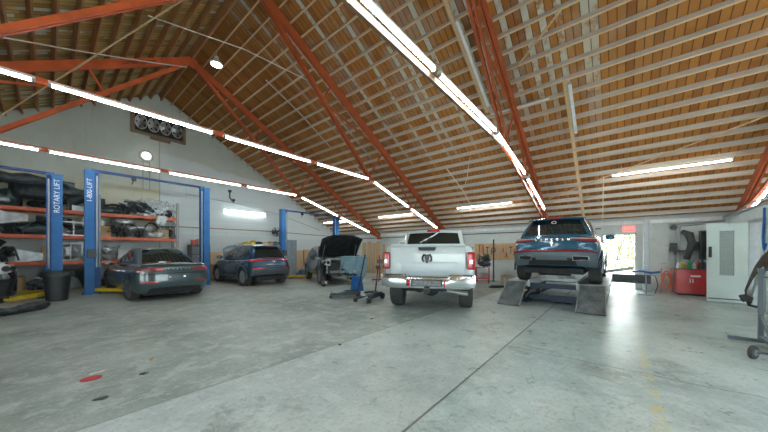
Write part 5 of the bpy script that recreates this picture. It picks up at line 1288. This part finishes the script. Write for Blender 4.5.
MB().bb((-.5, -.3, .08), (.5, .3, .10)).build('top_board', pw, pl2); MB().bb((-.5, -.3, 0), (.5, -.22, .08)).bb((-.5, .22, 0), (.5, .3, .08)).build('runner', pw, pl2)

# ================================================================== around the SUV with its hood up
q = fl(318.5, 286); t = thing('air_tool', 'small black and white power tool on the floor at the foot of the dark SUV', 'tool', (q.x, q.y-.35, 0), .4)
MB().blob((0, 0, .12), (.14, .12, .12), 2, .3).build('tool_body', m_b1, t, .8); MB().box((.0, -.1, .17), (.14, .05, .1)).build('lid', m_b4, t, bevel=.01); MB().tube([(-.1, 0, .2), (0, 0, .3), (.1, 0, .2)], .015, 6).build('handle', m_black, t)
q = fl(357, 291); t = thing('mechanic_stool', 'blue plastic crate-like stool in front of the dark SUV, under the blue cloth', 'stool', (q.x+.1, q.y+.1, 0), .5)
mb_ = mat('bright_blue_plastic', (0.01, 0.13, 0.42), .4)
MB().lathe([(.27, 0), (.25, .03), (.19, .46), (.22, .48), (.22, .53), (.0, .54)], None, 8).build('stool_body', mb_, t)
MB().tube([(.22*math.cos(a), .22*math.sin(a), .5) for a in [2*PI*i/14 for i in range(14)]], .02, 6, close=True).build('rim_band', mb_, t)
def floor_jack(px, py, rz, label, hl):
    q = fl(px, py); t = thing('floor_jack', label, 'jack', (q.x, q.y, 0), rz); t.scale = (1.2, 1.2, 1.2 if hl < 1 else 1.0); mj = mat('jack_grey', (.07, .08, .085), .4, .5, var=.3)
    MB().prism([(-.42, .07), (.30, .07), (.36, .17), (.0, .20), (-.42, .11)], -.15, -.12, Rx(PI/2)).prism([(-.42, .07), (.30, .07), (.36, .17), (.0, .20), (-.42, .11)], .12, .15, Rx(PI/2)).build('side_frame', mj, t)
    MB().beam((.15, 0, .14), (-.36, 0, .17), .10, .05).cyl((-.36, 0, .17), (-.36, 0, .21), .07, 14).build('lifting_arm', m_steel, t)
    MB().cyl((.05, 0, .12), (.3, 0, .14), .06, 12).build('hydraulic_ram', m_dkgrey, t)
    for x, r_ in ((-.40, .05), (.30, .075)):
        for s in (-1, 1): MB().cyl((x, s*.15, r_), (x, s*.21, r_), r_, 14).build('wheel', m_black, t)
    MB().tube([(.26, 0, .16), (.33, 0, .45), (.33+.12*hl, 0, .16+hl)], .018, 8).box((.33+.12*hl, 0, .17+hl), (.04, .12, .05)).build('handle', m_black, t)
    return t
floor_jack(347, 297, -.72, 'floor jack with long upright handle in front of the dark SUV', 1.12)
floor_jack(370.5, 300, .25, 'floor jack with short handle, nearer the white pickup', .62)
q = fl(347, 283); o = MB().tube([(0, 0, .03), (.14, .1, .28), (.2, .16, .42)], .02, 6).box((0, 0, .015), (.2, .05, .03)).build('pry_bar', pw); o.location = (q.x, q.y-.1, 0); tag(o, 'short wooden prop standing by the front of the dark SUV left of the blue stool', 'prop')

# planks leaning on the far wall between the dark SUV and the pickup
for i, (y, w_, h_) in enumerate(((13.3, .3, 2.05), (12.85, .26, 2.1), (12.4, .22, 2.0), (12.05, .30, 2.1), (11.55, .2, 1.9))):
    o = MB().box((0, 0, h_/2), (.04, w_, h_), R3(Ry(.06))).build('leaning_plank', pw); o.location = (XE-.20, y, 0.005); tag(o, 'plank leaning upright on the far wall left of the pickup, %s from the left' % ordinal(i+1), 'plank')
q = fl(379.5, 281); t = thing('engine_stand', 'red upright engine stand just left of the white pickup', 'stand', (q.x, q.y, 0), .6)
MB().bb((-.03, -.03, .05), (.03, .03, 1.25)).beam((-.35, 0, .08), (.35, 0, .08), .06, .06).beam((.0, -.35, .08), (0, .35, .08), .06, .06).build('frame', m_red, t)
MB().box((.05, 0, .95), (.18, .24, .18)).box((.05, .05, .6), (.14, .2, .12)).build('mounted_part', m_b3, t)
for x, y in ((-.35, 0), (.35, 0), (0, -.35), (0, .35)): MB().cyl((x, y-.02, .04), (x, y+.02, .04), .04, 10).build('castor', m_black, t)
t = thing('framed_notice', 'small white notice on the far wall between the planks and the pickup cab', 'sign', (XE, 10.0, 1.95)); MB().bb((-.02, -.42, -.13), (.0, .42, .13)).build('board', m_whitep, t)
MB().bb((-.024, -.34, -.07), (-.02, .34, .07)).build('printed_field', mat('notice_print', (.35, .38, .36), .7, var=.7, scale=30), t)

# ================================================================== far wall between pickup and lifted SUV
pb = thing('tool_board', 'long plywood tool board on the far wall between the pickup and the lifted SUV', 'tool board', (XE-.001, 4.2, 1.02))
for i in range(6):
    MB().bb((-.04, -1.4+.47*i, 0), (0.0, -.945+.47*i, .80)).build('board_panel', mat_wood('tool_board_%d' % (i % 2), (0.50+.06*(i % 2), .33, .18), (0.68, .50, .30), 'Z'), pb)
def tool(kind, y, z, m, lab):
    b = MB()
    if kind == 'wrench': b.beam((0, 0, -.16), (0, 0, .14), .03, .012, (1, 0, 0)); b.tube([(0, .035*math.cos(a), .17+.035*math.sin(a)) for a in [i*PI/5 for i in range(-1, 7)]], .012, 6)
    if kind == 'hammer': b.cyl((0, 0, -.18), (0, 0, .12), .014, 8); b.box((0, 0, .13), (.04, .13, .045))
    if kind == 'saw': b.prism([(-.03, -.2), (.05, -.2), (.02, .15), (-.03, .15)], -.004, .004, Matrix(((0, 0, 1, 0), (1, 0, 0, 0), (0, 1, 0, 0), (0, 0, 0, 1)))); b.tube([(0, -.03, .15), (0, -.04, .23), (0, .04, .23), (0, .04, .15)], .012, 6)
    if kind == 'pliers': b.tube([(0, -.05, -.15), (0, -.015, 0), (0, .012, .08)], .011, 6); b.tube([(0, .05, -.15), (0, .015, 0), (0, -.012, .08)], .011, 6); b.box((0, 0, .0), (.02, .04, .04))
    if kind == 'hose': b.tube([(0, .09*math.cos(a), .11*math.sin(a)) for a in [2*PI*i/16 for i in range(16)]], .02, 6, close=True); b.tube([(0, .08, -.05), (0, .1, -.22)], .015, 6)
    o = b.build('hanging_'+kind if kind != 'hose' else 'coiled_hose', m, None, .7); o.location = (XE-.065, y, z); tag(o, lab, kind if kind != 'hose' else 'hose', 'tools hanging on the plywood board')
tls = [('wrench', 5.35, 1.55, m_b1), ('wrench', 5.15, 1.5, m_red), ('hammer', 4.95, 1.5, m_b1), ('hose', 4.65, 1.5, m_b1), ('saw', 4.42, 1.45, m_steel), ('pliers', 4.2, 1.5, m_red), ('pliers', 4.05, 1.28, m_b1), ('hammer', 3.85, 1.5, m_b1), ('hose', 3.62, 1.45, m_red), ('wrench', 3.4, 1.5, m_b1), ('saw', 3.2, 1.45, m_steel)]
cn = {m_b1: 'black', m_red: 'red', m_steel: 'steel'}
for i, (k_, y, z, m) in enumerate(tls): tool(k_, y, z, m, '%s %s on the plywood tool board, %s tool from the left' % (cn[m], 'coiled hose' if k_ == 'hose' else k_, ordinal(i+1)))
q = V((XE-.35, 4.55, 0)); t = thing('steel_prop', 'thin dark upright prop in front of the plywood tool board', 'post', q); MB().cyl((0, 0, .02), (0, 0, 2.0), .035, 10).build('tube', m_dkgrey, t); MB().bb((-.1, -.1, 0), (.1, .1, .02)).build('foot_plate', m_dkgrey, t)
q = V((12.75, 4.75, 0)); t = thing('parts_cart', 'red wheeled parts cart piled with an engine beside the right rear of the pickup', 'cart', q, .35)
m = MB()
for x in (-.42, .42):
    for y in (-.28, .28): m.bb((x-.03, y-.03, .08), (x+.03, y+.03, .72))
m.bb((-.44, -.3, .68), (.44, .3, .72)).bb((-.44, -.3, .2), (.44, .3, .24)).bb((-.44, -.31, .72), (.44, -.29, .8)); m.build('frame', m_red, t)
for x in (-.4, .4):
    for y in (-.26, .26): MB().cyl((x, y-.02, .045), (x, y+.02, .045), .045, 10).build('castor', m_black, t)
MB().beam((-.46, -.28, .5), (.46, -.28, .35), .03, .03).build('brace', m_red, t)
o = parts_bundle(.95, .6, .55, 77).build('engine_block', m_b3, None, .8); o.location = (12.65, 4.95, .725); o.rotation_euler = (0, 0, .35); tag(o, 'grey and black engine lying on top of the red parts cart', 'engine')
o = parts_bundle(.7, .22, .4, 78).build('gearbox_parts', m_b4, None, .8); o.location = (12.65, 4.9, .245); o.rotation_euler = (0, 0, .35); tag(o, 'pale gearbox parts on the lower tray of the red parts cart', 'car parts')
t = thing('engine_hoist', 'red engine hoist boom and legs behind the right rear corner of the pickup', 'hoist', (12.0, 5.9, 0), -.7)
MB().bb((-.05, -.05, .08), (.05, .05, 1.05)).build('mast', m_red, t); MB().beam((0, 0, 1.05), (1.1, 0, .93), .07, .08).build('boom', m_red, t); MB().beam((0, -.3, .1), (1.1, -.38, .1), .06, .07).beam((0, .3, .1), (1.1, .38, .1), .06, .07).beam((0, -.3, .1), (0, .3, .1), .06, .07).build('leg', m_red, t); MB().cyl((0.05, 0, .3), (.5, 0, .95), .035, 8).build('hydraulic_ram', m_black, t)
o = carton(.5, .34, .38, 9).build('cardboard_box', m_card); o.location = (13.0, 3.95, 0.0); tag(o, 'cardboard box on the floor below the plywood tool board', 'box')
o = carton(.36, .3, .3, 9).build('cardboard_box', m_b4); o.location = (13.6, 3.6, 0.0); tag(o, 'white carton on the floor at the far wall left of the lifted SUV', 'box')
q = fl(498, 287.5); o = MB().bb((-.35, -.1, 0), (.35, .1, .05)).bb((-.3, -.06, .05), (.3, .06, .09)).build('wheel_chock_bar', m_b1); o.location = (q.x, q.y, 0); o.rotation_euler = (0, 0, -.75); tag(o, 'black bar lying on the floor left of the left ramp', 'bar')
t = thing('fire_extinguisher', 'red fire extinguisher on the far wall at the right end of the plywood tool board', 'extinguisher', (XE-.12, 3.6-.25, 1.42))
def exting(t, h=.5, r=.075):
    MB().lathe([(r*.9, 0), (r, .02), (r, h*.75), (r*.5, h*.86), (r*.3, h*.88)], None, 16).build('cylinder', m_red, t, .7)
    MB().box((0, 0, h*.92), (.03, .12, .03)).cyl((0, 0, h*.86), (0, 0, h*.95), .02, 8).build('valve', m_black, t); MB().tube([(0, -.05, h*.9), (-.03, -.1, h*.6), (-.03, -.08, h*.25)], .012, 6).build('hose', m_black, t)
exting(t)
t2 = thing('fire_extinguisher', 'red fire extinguisher standing on the floor left of the lifted SUV', 'extinguisher', (13.6, 3.25, 0)); exting(t2, .6, .09)
o = parts_bundle(.8, .5, .4, 55).build('boxed_spares', m_b4, None, .8); o.location = (13.35, 6.0, 0.0); o.rotation_euler = (0, 0, PI/2); tag(o, 'pale pile of boxed spares at the far wall behind the red parts cart', 'car parts')

# ================================================================== exit door side
t = thing('exit_sign', 'small red lit EXIT sign over the outside doorway', 'sign', (XE-.03, -.33, 2.27))
m_ex = emit('exit_red', (0.9, 0.16, 0.14), 0.9)
MB().bb((-.03, -.17, -.09), (.03, .17, .09)).build('sign_box', m_ex, t); text('EXIT', .13, m_decal, 'lettering', t, T(-.034, 0, 0) @ Rz(-PI/2) @ Rx(PI/2), .004)
d = MB().bb((XE-.075, -1.38, .02), (XE-.03, -.53, 2.03)).build('door_1', mat_white_wall('scuffed_door_paint', (.64, .68, .66), (.25, .27, .26), .6)); struct(d)
MB().cyl((XE-.13, -1.28, 1.0), (XE-.075, -1.28, 1.0), .025, 10).box((XE-.13, -1.25, 1.0), (.02, .12, .02)).build('door_handle', m_steel, d)
struct(MB().bb((XE-.03, DY0-.05, 0), (XE+.2, DY0, DH+.05)).bb((XE-.03, DY1, 0), (XE+.2, DY1+.05, DH+.05)).bb((XE-.03, DY0, DH), (XE+.2, DY1, DH+.05)).build('trim_6', m_steel))
t = thing('steel_column', 'galvanised steel column in front of the open white door, right of the exit', 'column', (13.45, -.78, 0))
MB().bb((-.08, -.08, .015), (.08, -.06, 2.62)).bb((-.08, .06, .015), (.08, .08, 2.62)).bb((-.012, -.06, .015), (.012, .06, 2.62)).bb((-.10, -.085, .9), (.10, .085, .93)).build('column_section', m_steel, t); MB().bb((-.14, -.14, 0), (.14, .14, .015)).build('base_plate', m_steel, t)
t = thing('paint_stand', 'thin stand with blue padded top in front of the steel column', 'stand', (12.55, -.72, 0))
MB().lathe([(.2, 0), (.2, .015), (.03, .03)], None, 18).build('base', m_steel, t); MB().cyl((0, 0, .02), (0, 0, .72), .018, 8).build('pole', m_steel, t)
MB().warp(lambda a, b, c: (a*.09, b*.34, .75+c*.035+.02*math.sin(b*4)), 3, 10, 3).build('padded_top', mb_, t, .9, subsurf=1)
o = MB().sheet(lambda u, v: (12.55+.1*math.sin(u*3)+.12*v, -.42+1.0*u, .79-.22*u+.10*math.sin(v*PI)+.02), 14, 8, .012).build('body_panel', m_b4, None, .8); tag(o, 'white curved car panel resting one end on the blue padded stand', 'car panel')
t = thing('trestle_board', 'grey board on a trestle between the exit doorway and the blue padded stand', 'trestle', (13.0, -.25, 0))
MB().bb((-.02, -.62, .32), (.02, .55, .62)).build('board', m_b3, t)
for y in (-.5, .45): MB().tube([(-.2, y, 0), (0, y, .6), (.2, y, 0)], .015, 6).build('leg', m_steel, t)
tag(MB().tube([(12.9, -.95, .01), (12.8, -1.02, .3), (12.62, -.95, .62), (12.6, -.75, .72)], .012, 6).build('air_hose', m_b1), 'thin dark hose drooping from the blue padded stand to the floor', 'hose')

# wall fittings and red cabinet
tag(MB().tube([(XE-.06, -1.55, .9), (XE-.06, -1.55, 2.2), (XE-.1, -1.5, 2.28)], .022, 8).tube([(XE-.06, -1.66, .9), (XE-.06, -1.66, 2.3), (XE-.06, -2.2, 2.33)], .018, 8).build('wall_pipes', m_steel), 'pair of grey pipes running up the far wall left of the black vacuum hose', 'pipe')
t = thing('pressure_gauge', 'round dark gauge at the top of the grey wall pipes', 'gauge', (XE-.12, -1.5, 2.25)); MB().cyl((-.03, 0, 0), (.05, 0, 0), .09, 18).build('housing', m_dkgrey, t); MB().cyl((-.035, 0, 0), (-.03, 0, 0), .075, 18).build('dial', m_b3, t)
o = MB().tube([(XE-.1, -1.72, 2.1), (XE-.25, -1.85, 2.0), (XE-.2, -1.92, 1.7), (XE-.22, -1.84, 1.35), (XE-.2, -1.8, 1.15)], [.07, .11, .10, .085, .08], 12).build('vacuum_hose', m_dkgrey, None, .8); tag(o, 'thick dark vacuum hose hanging on the far wall above the red cabinet', 'hose')
t = thing('long_wall_shelf', 'dark narrow shelf on the far wall above the red cabinet', 'shelf', (XE, -1.9, 1.42)); MB().bb((-.22, -.55, 0), (0, .5, .04)).build('shelf_board', m_dkgrey, t); MB().bb((-.2, -.4, -.12), (0, -.37, 0)).bb((-.2, .35, -.12), (0, .38, 0)).build('bracket', m_dkgrey, t)
t = thing('wall_cabinet', 'dark open wall cabinet with red tools beside the white door', 'cabinet', (XE, -2.32, 1.15))
MB().bb((-.30, -.22, 0), (0, -.2, .95)).bb((-.30, .2, 0), (0, .22, .95)).bb((-.30, -.2, 0), (0, .2, .02)).bb((-.30, -.2, .93), (0, .2, .95)).bb((-.02, -.2, .02), (0, .2, .93)).bb((-.28, -.2, .45), (-.02, .2, .47)).build('carcass', m_dkgrey, t)
for z, m, nm in ((.475, m_red, 'red can in the dark wall cabinet, on its upper shelf'), (.025, m_b4, 'white can in the dark wall cabinet, at the bottom')):
    o = MB().lathe([(.06, 0), (.062, .01), (.062, .2), (.05, .22), (.02, .23)], None, 14).build('spray_can', m, None, .6); o.location = (XE-.16, -2.3, 1.15+z); tag(o, nm, 'can')
rc = thing('tool_chest', 'bright red steel cabinet on the floor at the far wall left of the white door', 'cabinet', (13.45, -1.82, 0)); mr = mat('cabinet_red', (.58, .035, .035), .35, coat=.5, var=.15, scale=3)
MB().bb((-.27, -.34, .06), (.27, .34, .84)).build('carcass', mr, rc, bevel=.01)
for s in (-1, 1):
    d = MB().bb((-.29, s*.165-.155, .1), (-.27, s*.165+.155, .80)).build('door', mr, rc, bevel=.004); MB().bb((-.31, s*.03-.012, .42), (-.29, s*.03+.012, .54)).build('handle', m_chrome, d)
MB().bb((-.292, -.2, .60), (-.288, .02, .66)).build('sticker', m_b4, rc)
MB().bb((-.25, -.3, 0), (.25, .3, .06)).build('plinth', m_black, rc)
MB().bb((-.29, -.36, .84), (.28, .36, .86)).build('top', m_b3, rc)
cl_ = [(-1.55, .05, .2, m_b4, 'white'), (-1.64, .045, .24, m_yel, 'yellow'), (-1.72, .05, .16, m_card, 'tan'), (-1.80, .05, .28, mat('green_can', (.05, .3, .12), .4), 'green'), (-1.90, .055, .2, m_b4, 'squat white'), (-1.99, .05, .26, m_red, 'red'), (-2.08, .05, .3, m_b1, 'black'), (-2.15, .04, .2, mb_, 'blue')]
for i, (y, r_, h_, m, nm) in enumerate(cl_):
    o = MB().lathe([(r_, 0), (r_, h_*.7), (r_*.4, h_*.82), (r_*.4, h_), (r_*.3, h_)], None, 14).build('bottle', m, None, .6); o.location = (13.3+.06*(i % 3), y, .862); tag(o, '%s bottle standing on the red steel cabinet' % nm, 'bottle', 'bottles on the red cabinet')
o = wrapped_panel(.34, .22, .26, 12).build('crumpled_paper', m_foil, None, .9); o.location = (13.62, -1.75, .865); o.rotation_euler = (0, 0, PI/2); tag(o, 'crumpled pale masking sheet at the back of the red cabinet top', 'paper')
for i, (y, h_) in enumerate(((-1.5, .25), (-1.75, .2), (-2.0, .28))):
    o = MB().bb((-.07, -.08, 0), (.07, .08, h_)).bb((-.075, -.085, h_*.8), (.075, .085, h_*.9)).build('storage_tin', [m_b3, m_b4, m_b1][i]); o.location = (XE-.11, y, 1.462); tag(o, '%s tin on the dark narrow wall shelf' % ['grey', 'white', 'black'][i], 'tin')
t = thing('hose_rack', 'orange-red tubular hose rack on the floor left of the red cabinet', 'rack', (13.6, -1.28, 0)); mo = mat('orange_hose', (.66, .17, .08), .6)
MB().tube([(-.1, -.12, 0), (-.1, -.12, .85), (-.1, .12, .85), (-.1, .12, 0)], .018, 6).build('frame', mo, t)
MB().tube([(-.13, .10*math.cos(a)+.0, .45+.3*math.sin(a)) for a in [2*PI*i/18 for i in range(18)]], .022, 6, close=True).tube([(-.17, .08*math.cos(a), .42+.24*math.sin(a)) for a in [2*PI*i/18 for i in range(18)]], .022, 6, close=True).build('hose_coil', mo, t)
o = MB().blob((0, 0, .26), (.15, .13, .27), 8, .4, n=3).build('plastic_sack', m_foil, None, .9); o.location = (13.3, -2.36, 0.0); tag(o, 'pale plastic sack on the floor between the red cabinet and the white door', 'sack')
tag(MB().tube([(XE-.05, -1.4, 2.36), (XE-.05, -2.0, 2.38), (XE-.05, -2.65, 2.42)], .02, 6).build('conduit_pipe', m_steel), 'level grey conduit along the top of the far wall right of the exit', 'pipe')

# white door of the paint room, swung open into the hall
m_door = mat('pale_green_white_door', (.62, .72, .69), .4, var=.06, scale=2)
dr = MB().bb((11.83, -2.66, .03), (11.88, -1.93, .76)).bb((11.83, -2.66, 1.98), (11.88, -1.93, 2.18)).bb((11.83, -2.66, .76), (11.88, -2.42, 1.98)).bb((11.83, -2.16, .76), (11.88, -1.93, 1.98)).build('door_2', m_door); struct(dr)
wg = NB('wired_glass'); n_ = wg.noise(40, 4); wg.L.new(wg.ramp(n_, [(.35, (.22, .26, .25)), (.65, (.42, .47, .46))]), wg.P.inputs['Base Color']); wg.P.inputs['Roughness'].default_value = .25
MB().bb((11.85, -2.42, .76), (11.86, -2.16, 1.98)).build('door_glass', wg.m, dr)
MB().tube([(11.83, -1.99, 1.52), (11.78, -1.99, 1.50), (11.78, -1.99, 1.30), (11.83, -1.99, 1.28)], .014, 8).box((11.825, -1.99, 1.40), (.012, .06, .30)).build('door_handle', m_black, dr)
MB().bb((11.822, -2.64, .1), (11.83, -1.95, .13)).build('kick_marks', m_b3, dr)
tag(MB().tube([(10.84, PY+.03, 2.45), (10.82, PY+.04, 2.1), (10.84, PY+.05, 1.75), (10.80, PY+.05, 1.5), (10.72, PY+.06, 1.45), (10.66, PY+.05, 1.6)], .022, 8).build('air_hose', mb_, None, .8), 'bright blue air hose hanging on the right wall beside the paint room doorway', 'hose')
for i, (x, z, m, nm) in enumerate(((10.62, 1.98, m_yel, 'small yellow sticker plate on the right wall by the blue hose'), (10.6, 2.3, m_b3, 'grey socket box high on the right wall by the blue hose'))):
    o = MB().bb((-.07, 0, -.06), (.07, .02, .06)).bb((-.05, .02, -.04), (.05, .024, .04)).build('wall_plate', m); o.location = (x, PY, z); tag(o, nm, 'plate')
tag(MB().tube([(13.6, PY+.12, 2.46), (12.5, PY+.1, 2.52), (11.6, PY+.12, 2.62), (10.2, PY+.1, 2.64)], .02, 6).build('pipe_run', m_steel), 'grey pipe running along the top of the right partition', 'pipe')

# bumper on a rolling stand at the right edge
st = thing('panel_stand', 'dark steel T-foot rolling stand holding a bumper at the right edge', 'stand', (6.90, -1.665, 0)); m_st = mat('stand_steel', (.10, .13, .145), .4, .4)
MB().bb((-.024, -.024, .05), (.024, .024, 1.15)).build('upright', m_st, st)
MB().bb((-.03, -.75, .03), (.03, .32, .08)).build('foot_bar', m_st, st)
MB().bb((-.95, -.035, .09), (-.03, .035, .14)).build('long_foot', m_st, st)
MB().beam((0, 0, .45), (-.45, 0, .12), .035, .035).build('brace', m_st, st)
MB().cyl((-1.0, -.3, .095), (-1.0, .28, .095), .015, 8).box((-.96, 0, .11), (.1, .08, .06)).build('axle', m_st, st)
for s in (-1, 1):
    wv = MB().lathe([(.05, -.02), (.080, -.022), (.086, -.014), (.086, .014), (.080, .022), (.05, .02)], T(-1.0, .24*s+.06, .09) @ Rz(.95) @ Ry(PI/2), 24).build('wheel', m_rubber, st, .6); MB().cyl((-1.0-.017, .24*s+.06-.022, .09), (-1.0+.017, .24*s+.06+.022, .09), .042, 16).build('hub', m_alloy, wv)
for z in (1.02, 1.12): MB().beam((0, -.3, z), (-.02, .02, z), .025, .025).build('cross_arm', m_st, st)
bpath = [cam2w(k*d, d, EYE-(y-HY)/FPX*d) for k, d, y in ((1.42, 4.55, 260), (1.375, 4.6, 268), (1.345, 4.65, 276), (1.325, 4.7, 283), (1.305, 4.72, 291), (1.297, 4.75, 298), (1.305, 4.75, 304))]
def bpt(u):
    s = u*(len(bpath)-1); i = min(int(s), len(bpath)-2); return bpath[i].lerp(bpath[i+1], s-i)
bp = thing('bumper_cover', 'curved bumper with bright chrome edge and brown-black inside, hanging on the rolling stand', 'bumper', (6.9, -1.5, 0)); org = V((6.9, -1.5, 0))
sd = V((SF*1.0, -CF*1.0, 0)); fw_ = V((CF, SF, 0))
upath = [cam2w(k*d, d, EYE-(y-HY)/FPX*d) for k, d, y in ((1.42, 4.5, 241), (1.38, 4.52, 248), (1.345, 4.55, 257), (1.322, 4.6, 266), (1.302, 4.65, 278), (1.285, 4.7, 290), (1.29, 4.72, 298))]
def skin(u, v):
    s = u*(len(upath)-1); i = min(int(s), len(upath)-2); q_ = upath[i].lerp(upath[i+1], s-i); p_ = bpt(u)
    return p_.lerp(q_, v) - org - fw_*(.05*math.sin(PI*v)) + sd*.01
MB().sheet(lambda u, v: skin(.42+.50*u, .15+.88*v-.25*(1-u)) - fw_*.03, 24, 5, .012).build('chrome_edge', mat('silver_trim', (.50, .53, .56), .22, .9), bp, .8)
MB().sheet(lambda u, v: skin(u, v), 24, 8, .014).build('cover_skin', mat('bumper_brown_black', (.075, .055, .04), .5, var=.6, scale=5), bp, .8)
m = MB().blob(bpath[5]-org+V((0.02, 0.02, 0)), (.05, .06, .06), 3, .5); m.tube([bpath[5]-org, bpath[6]-org+V((0, 0, -.02)), bpath[6]-org+sd*.12+V((0, 0, -.05))], .025, 6); m.build('mounting_tabs', m_b1, bp, .8)

t = tube_light('added fill tube light inside the paint room behind the right partition', 2.0, (11.5, -4.2, 2.9), lit=m_tubew)  # unseen lamp, added to brighten what shows through the doorway
# ================================================================== outside
m_og = mat('bright_yard_concrete', (.50, .49, .45), .9, var=.12, scale=1)
og = MB().bb((XE+.2, -40, -.30), (60, 40, -.04)).bb((-60, -40, -.30), (XL-.3, 40, -.04)).bb((XL-.3, -40, -.30), (XE+.2, YN-.3, -.04)).build('outside_ground', m_og); struct(og)
m_leaf = mat('bright_leaves', (.20, .33, .06), .6, var=.5, scale=8); m_bark = mat('shrub_bark', (.16, .11, .07), .9)
def shrub(x, y, r, h, seed, lab):
    t = thing('leafy_shrub', lab, 'shrub', (x, y, -.04)); rnd = random.Random(seed); b = MB()
    for i in range(700):
        a = rnd.uniform(0, 2*PI); e = rnd.uniform(-1, 1); rr = r*(.55+.45*rnd.random()); c = V((rr*math.cos(a)*math.sqrt(1-e*e), rr*math.sin(a)*math.sqrt(1-e*e), h*.55+e*h*.45))
        d1 = V((rnd.uniform(-1, 1), rnd.uniform(-1, 1), rnd.uniform(-1, 1))).normalized()*.11; d2 = d1.cross(V((rnd.uniform(-1, 1), rnd.uniform(-1, 1), 1))).normalized()*.05
        b.add([c-d1, c+d2, c+d1, c-d2], [(0, 1, 2, 3)])
    b.build('foliage', m_leaf, t)
    s = MB()
    for i in range(5): s.tube([(0, 0, 0), (rnd.uniform(-.2, .2), rnd.uniform(-.2, .2), h*.4), (rnd.uniform(-.5, .5)*r, rnd.uniform(-.5, .5)*r, h*.8)], .03, 5)
    s.build('stems', m_bark, t)
for i, (x, y, r, h, l) in enumerate(((17.6, -1.15, 1.1, 2.6, 'leafy green shrub outside the exit, right one in the doorway'), (18.0, 1.25, 1.2, 3.0, 'leafy green shrub outside the exit, left one next to the lifted SUV'), (21.2, 0.0, 1.6, 3.4, 'tall leafy shrub farther out behind the two at the exit'))): shrub(x, y, r, h, i, l)
t = thing('yard_fence', 'pale low fence outside the exit doorway in front of the shrubs', 'fence', (16.2, 0, -.04))
for i in range(9): MB().bb((-.04, -2.4+.6*i-.03, 0), (.04, -2.4+.6*i+.03, 1.05)).build('fence_post', m_whitep, t)
for z in (.35, .7, 1.0): MB().bb((-.02, -2.5, z-.03), (.02, 2.5, z+.03)).build('fence_rail', m_whitep, t)

# ================================================================== light, camera
wd = bpy.data.worlds.new('World'); bpy.context.scene.world = wd; wd.use_nodes = True
bg = wd.node_tree.nodes['Background']; sky = wd.node_tree.nodes.new('ShaderNodeTexSky')
sky.sky_type = 'NISHITA'; sky.sun_disc = False; sky.sun_elevation = math.radians(48); sky.sun_rotation = math.radians(100); sky.dust_density = 3.0; sky.altitude = 50
mixn = wd.node_tree.nodes.new('ShaderNodeMix'); mixn.data_type = 'RGBA'; mixn.inputs[0].default_value = 0.85
wd.node_tree.links.new(sky.outputs[0], mixn.inputs[6]); mixn.inputs[7].default_value = (0.82, 0.97, 1.0, 1)
wd.node_tree.links.new(mixn.outputs[2], bg.inputs['Color']); bg.inputs['Strength'].default_value = 3.0
sl = bpy.data.lights.new('sun', 'SUN'); sl.energy = 5.0; sl.angle = 0.02; sl.color = (1, .95, .86); so = bpy.data.objects.new('sun', sl); COL.objects.link(so)
so.rotation_euler = V((-.35, .25, -1.0)).to_track_quat('-Z', 'Y').to_euler(); so.location = (20, -5, 20)

cam = bpy.data.cameras.new('camera'); co = bpy.data.objects.new('camera', cam); COL.objects.link(co)
cam.sensor_width = 36.0; cam.lens = FPX/768*36.0; cam.shift_y = (HY-216)/768.0; cam.clip_start = 0.05; cam.clip_end = 300
co.location = (0, 0, EYE); co.rotation_euler = V((CF, SF, 0)).to_track_quat('-Z', 'Y').to_euler()
S = bpy.context.scene; S.camera = co
S.view_settings.view_transform = 'Standard'; S.view_settings.look = 'None'; S.view_settings.gamma = 1.0; S.view_settings.use_curve_mapping = False
S.view_settings.exposure = 0.95
S.cycles.max_bounces = 8; S.cycles.diffuse_bounces = 5
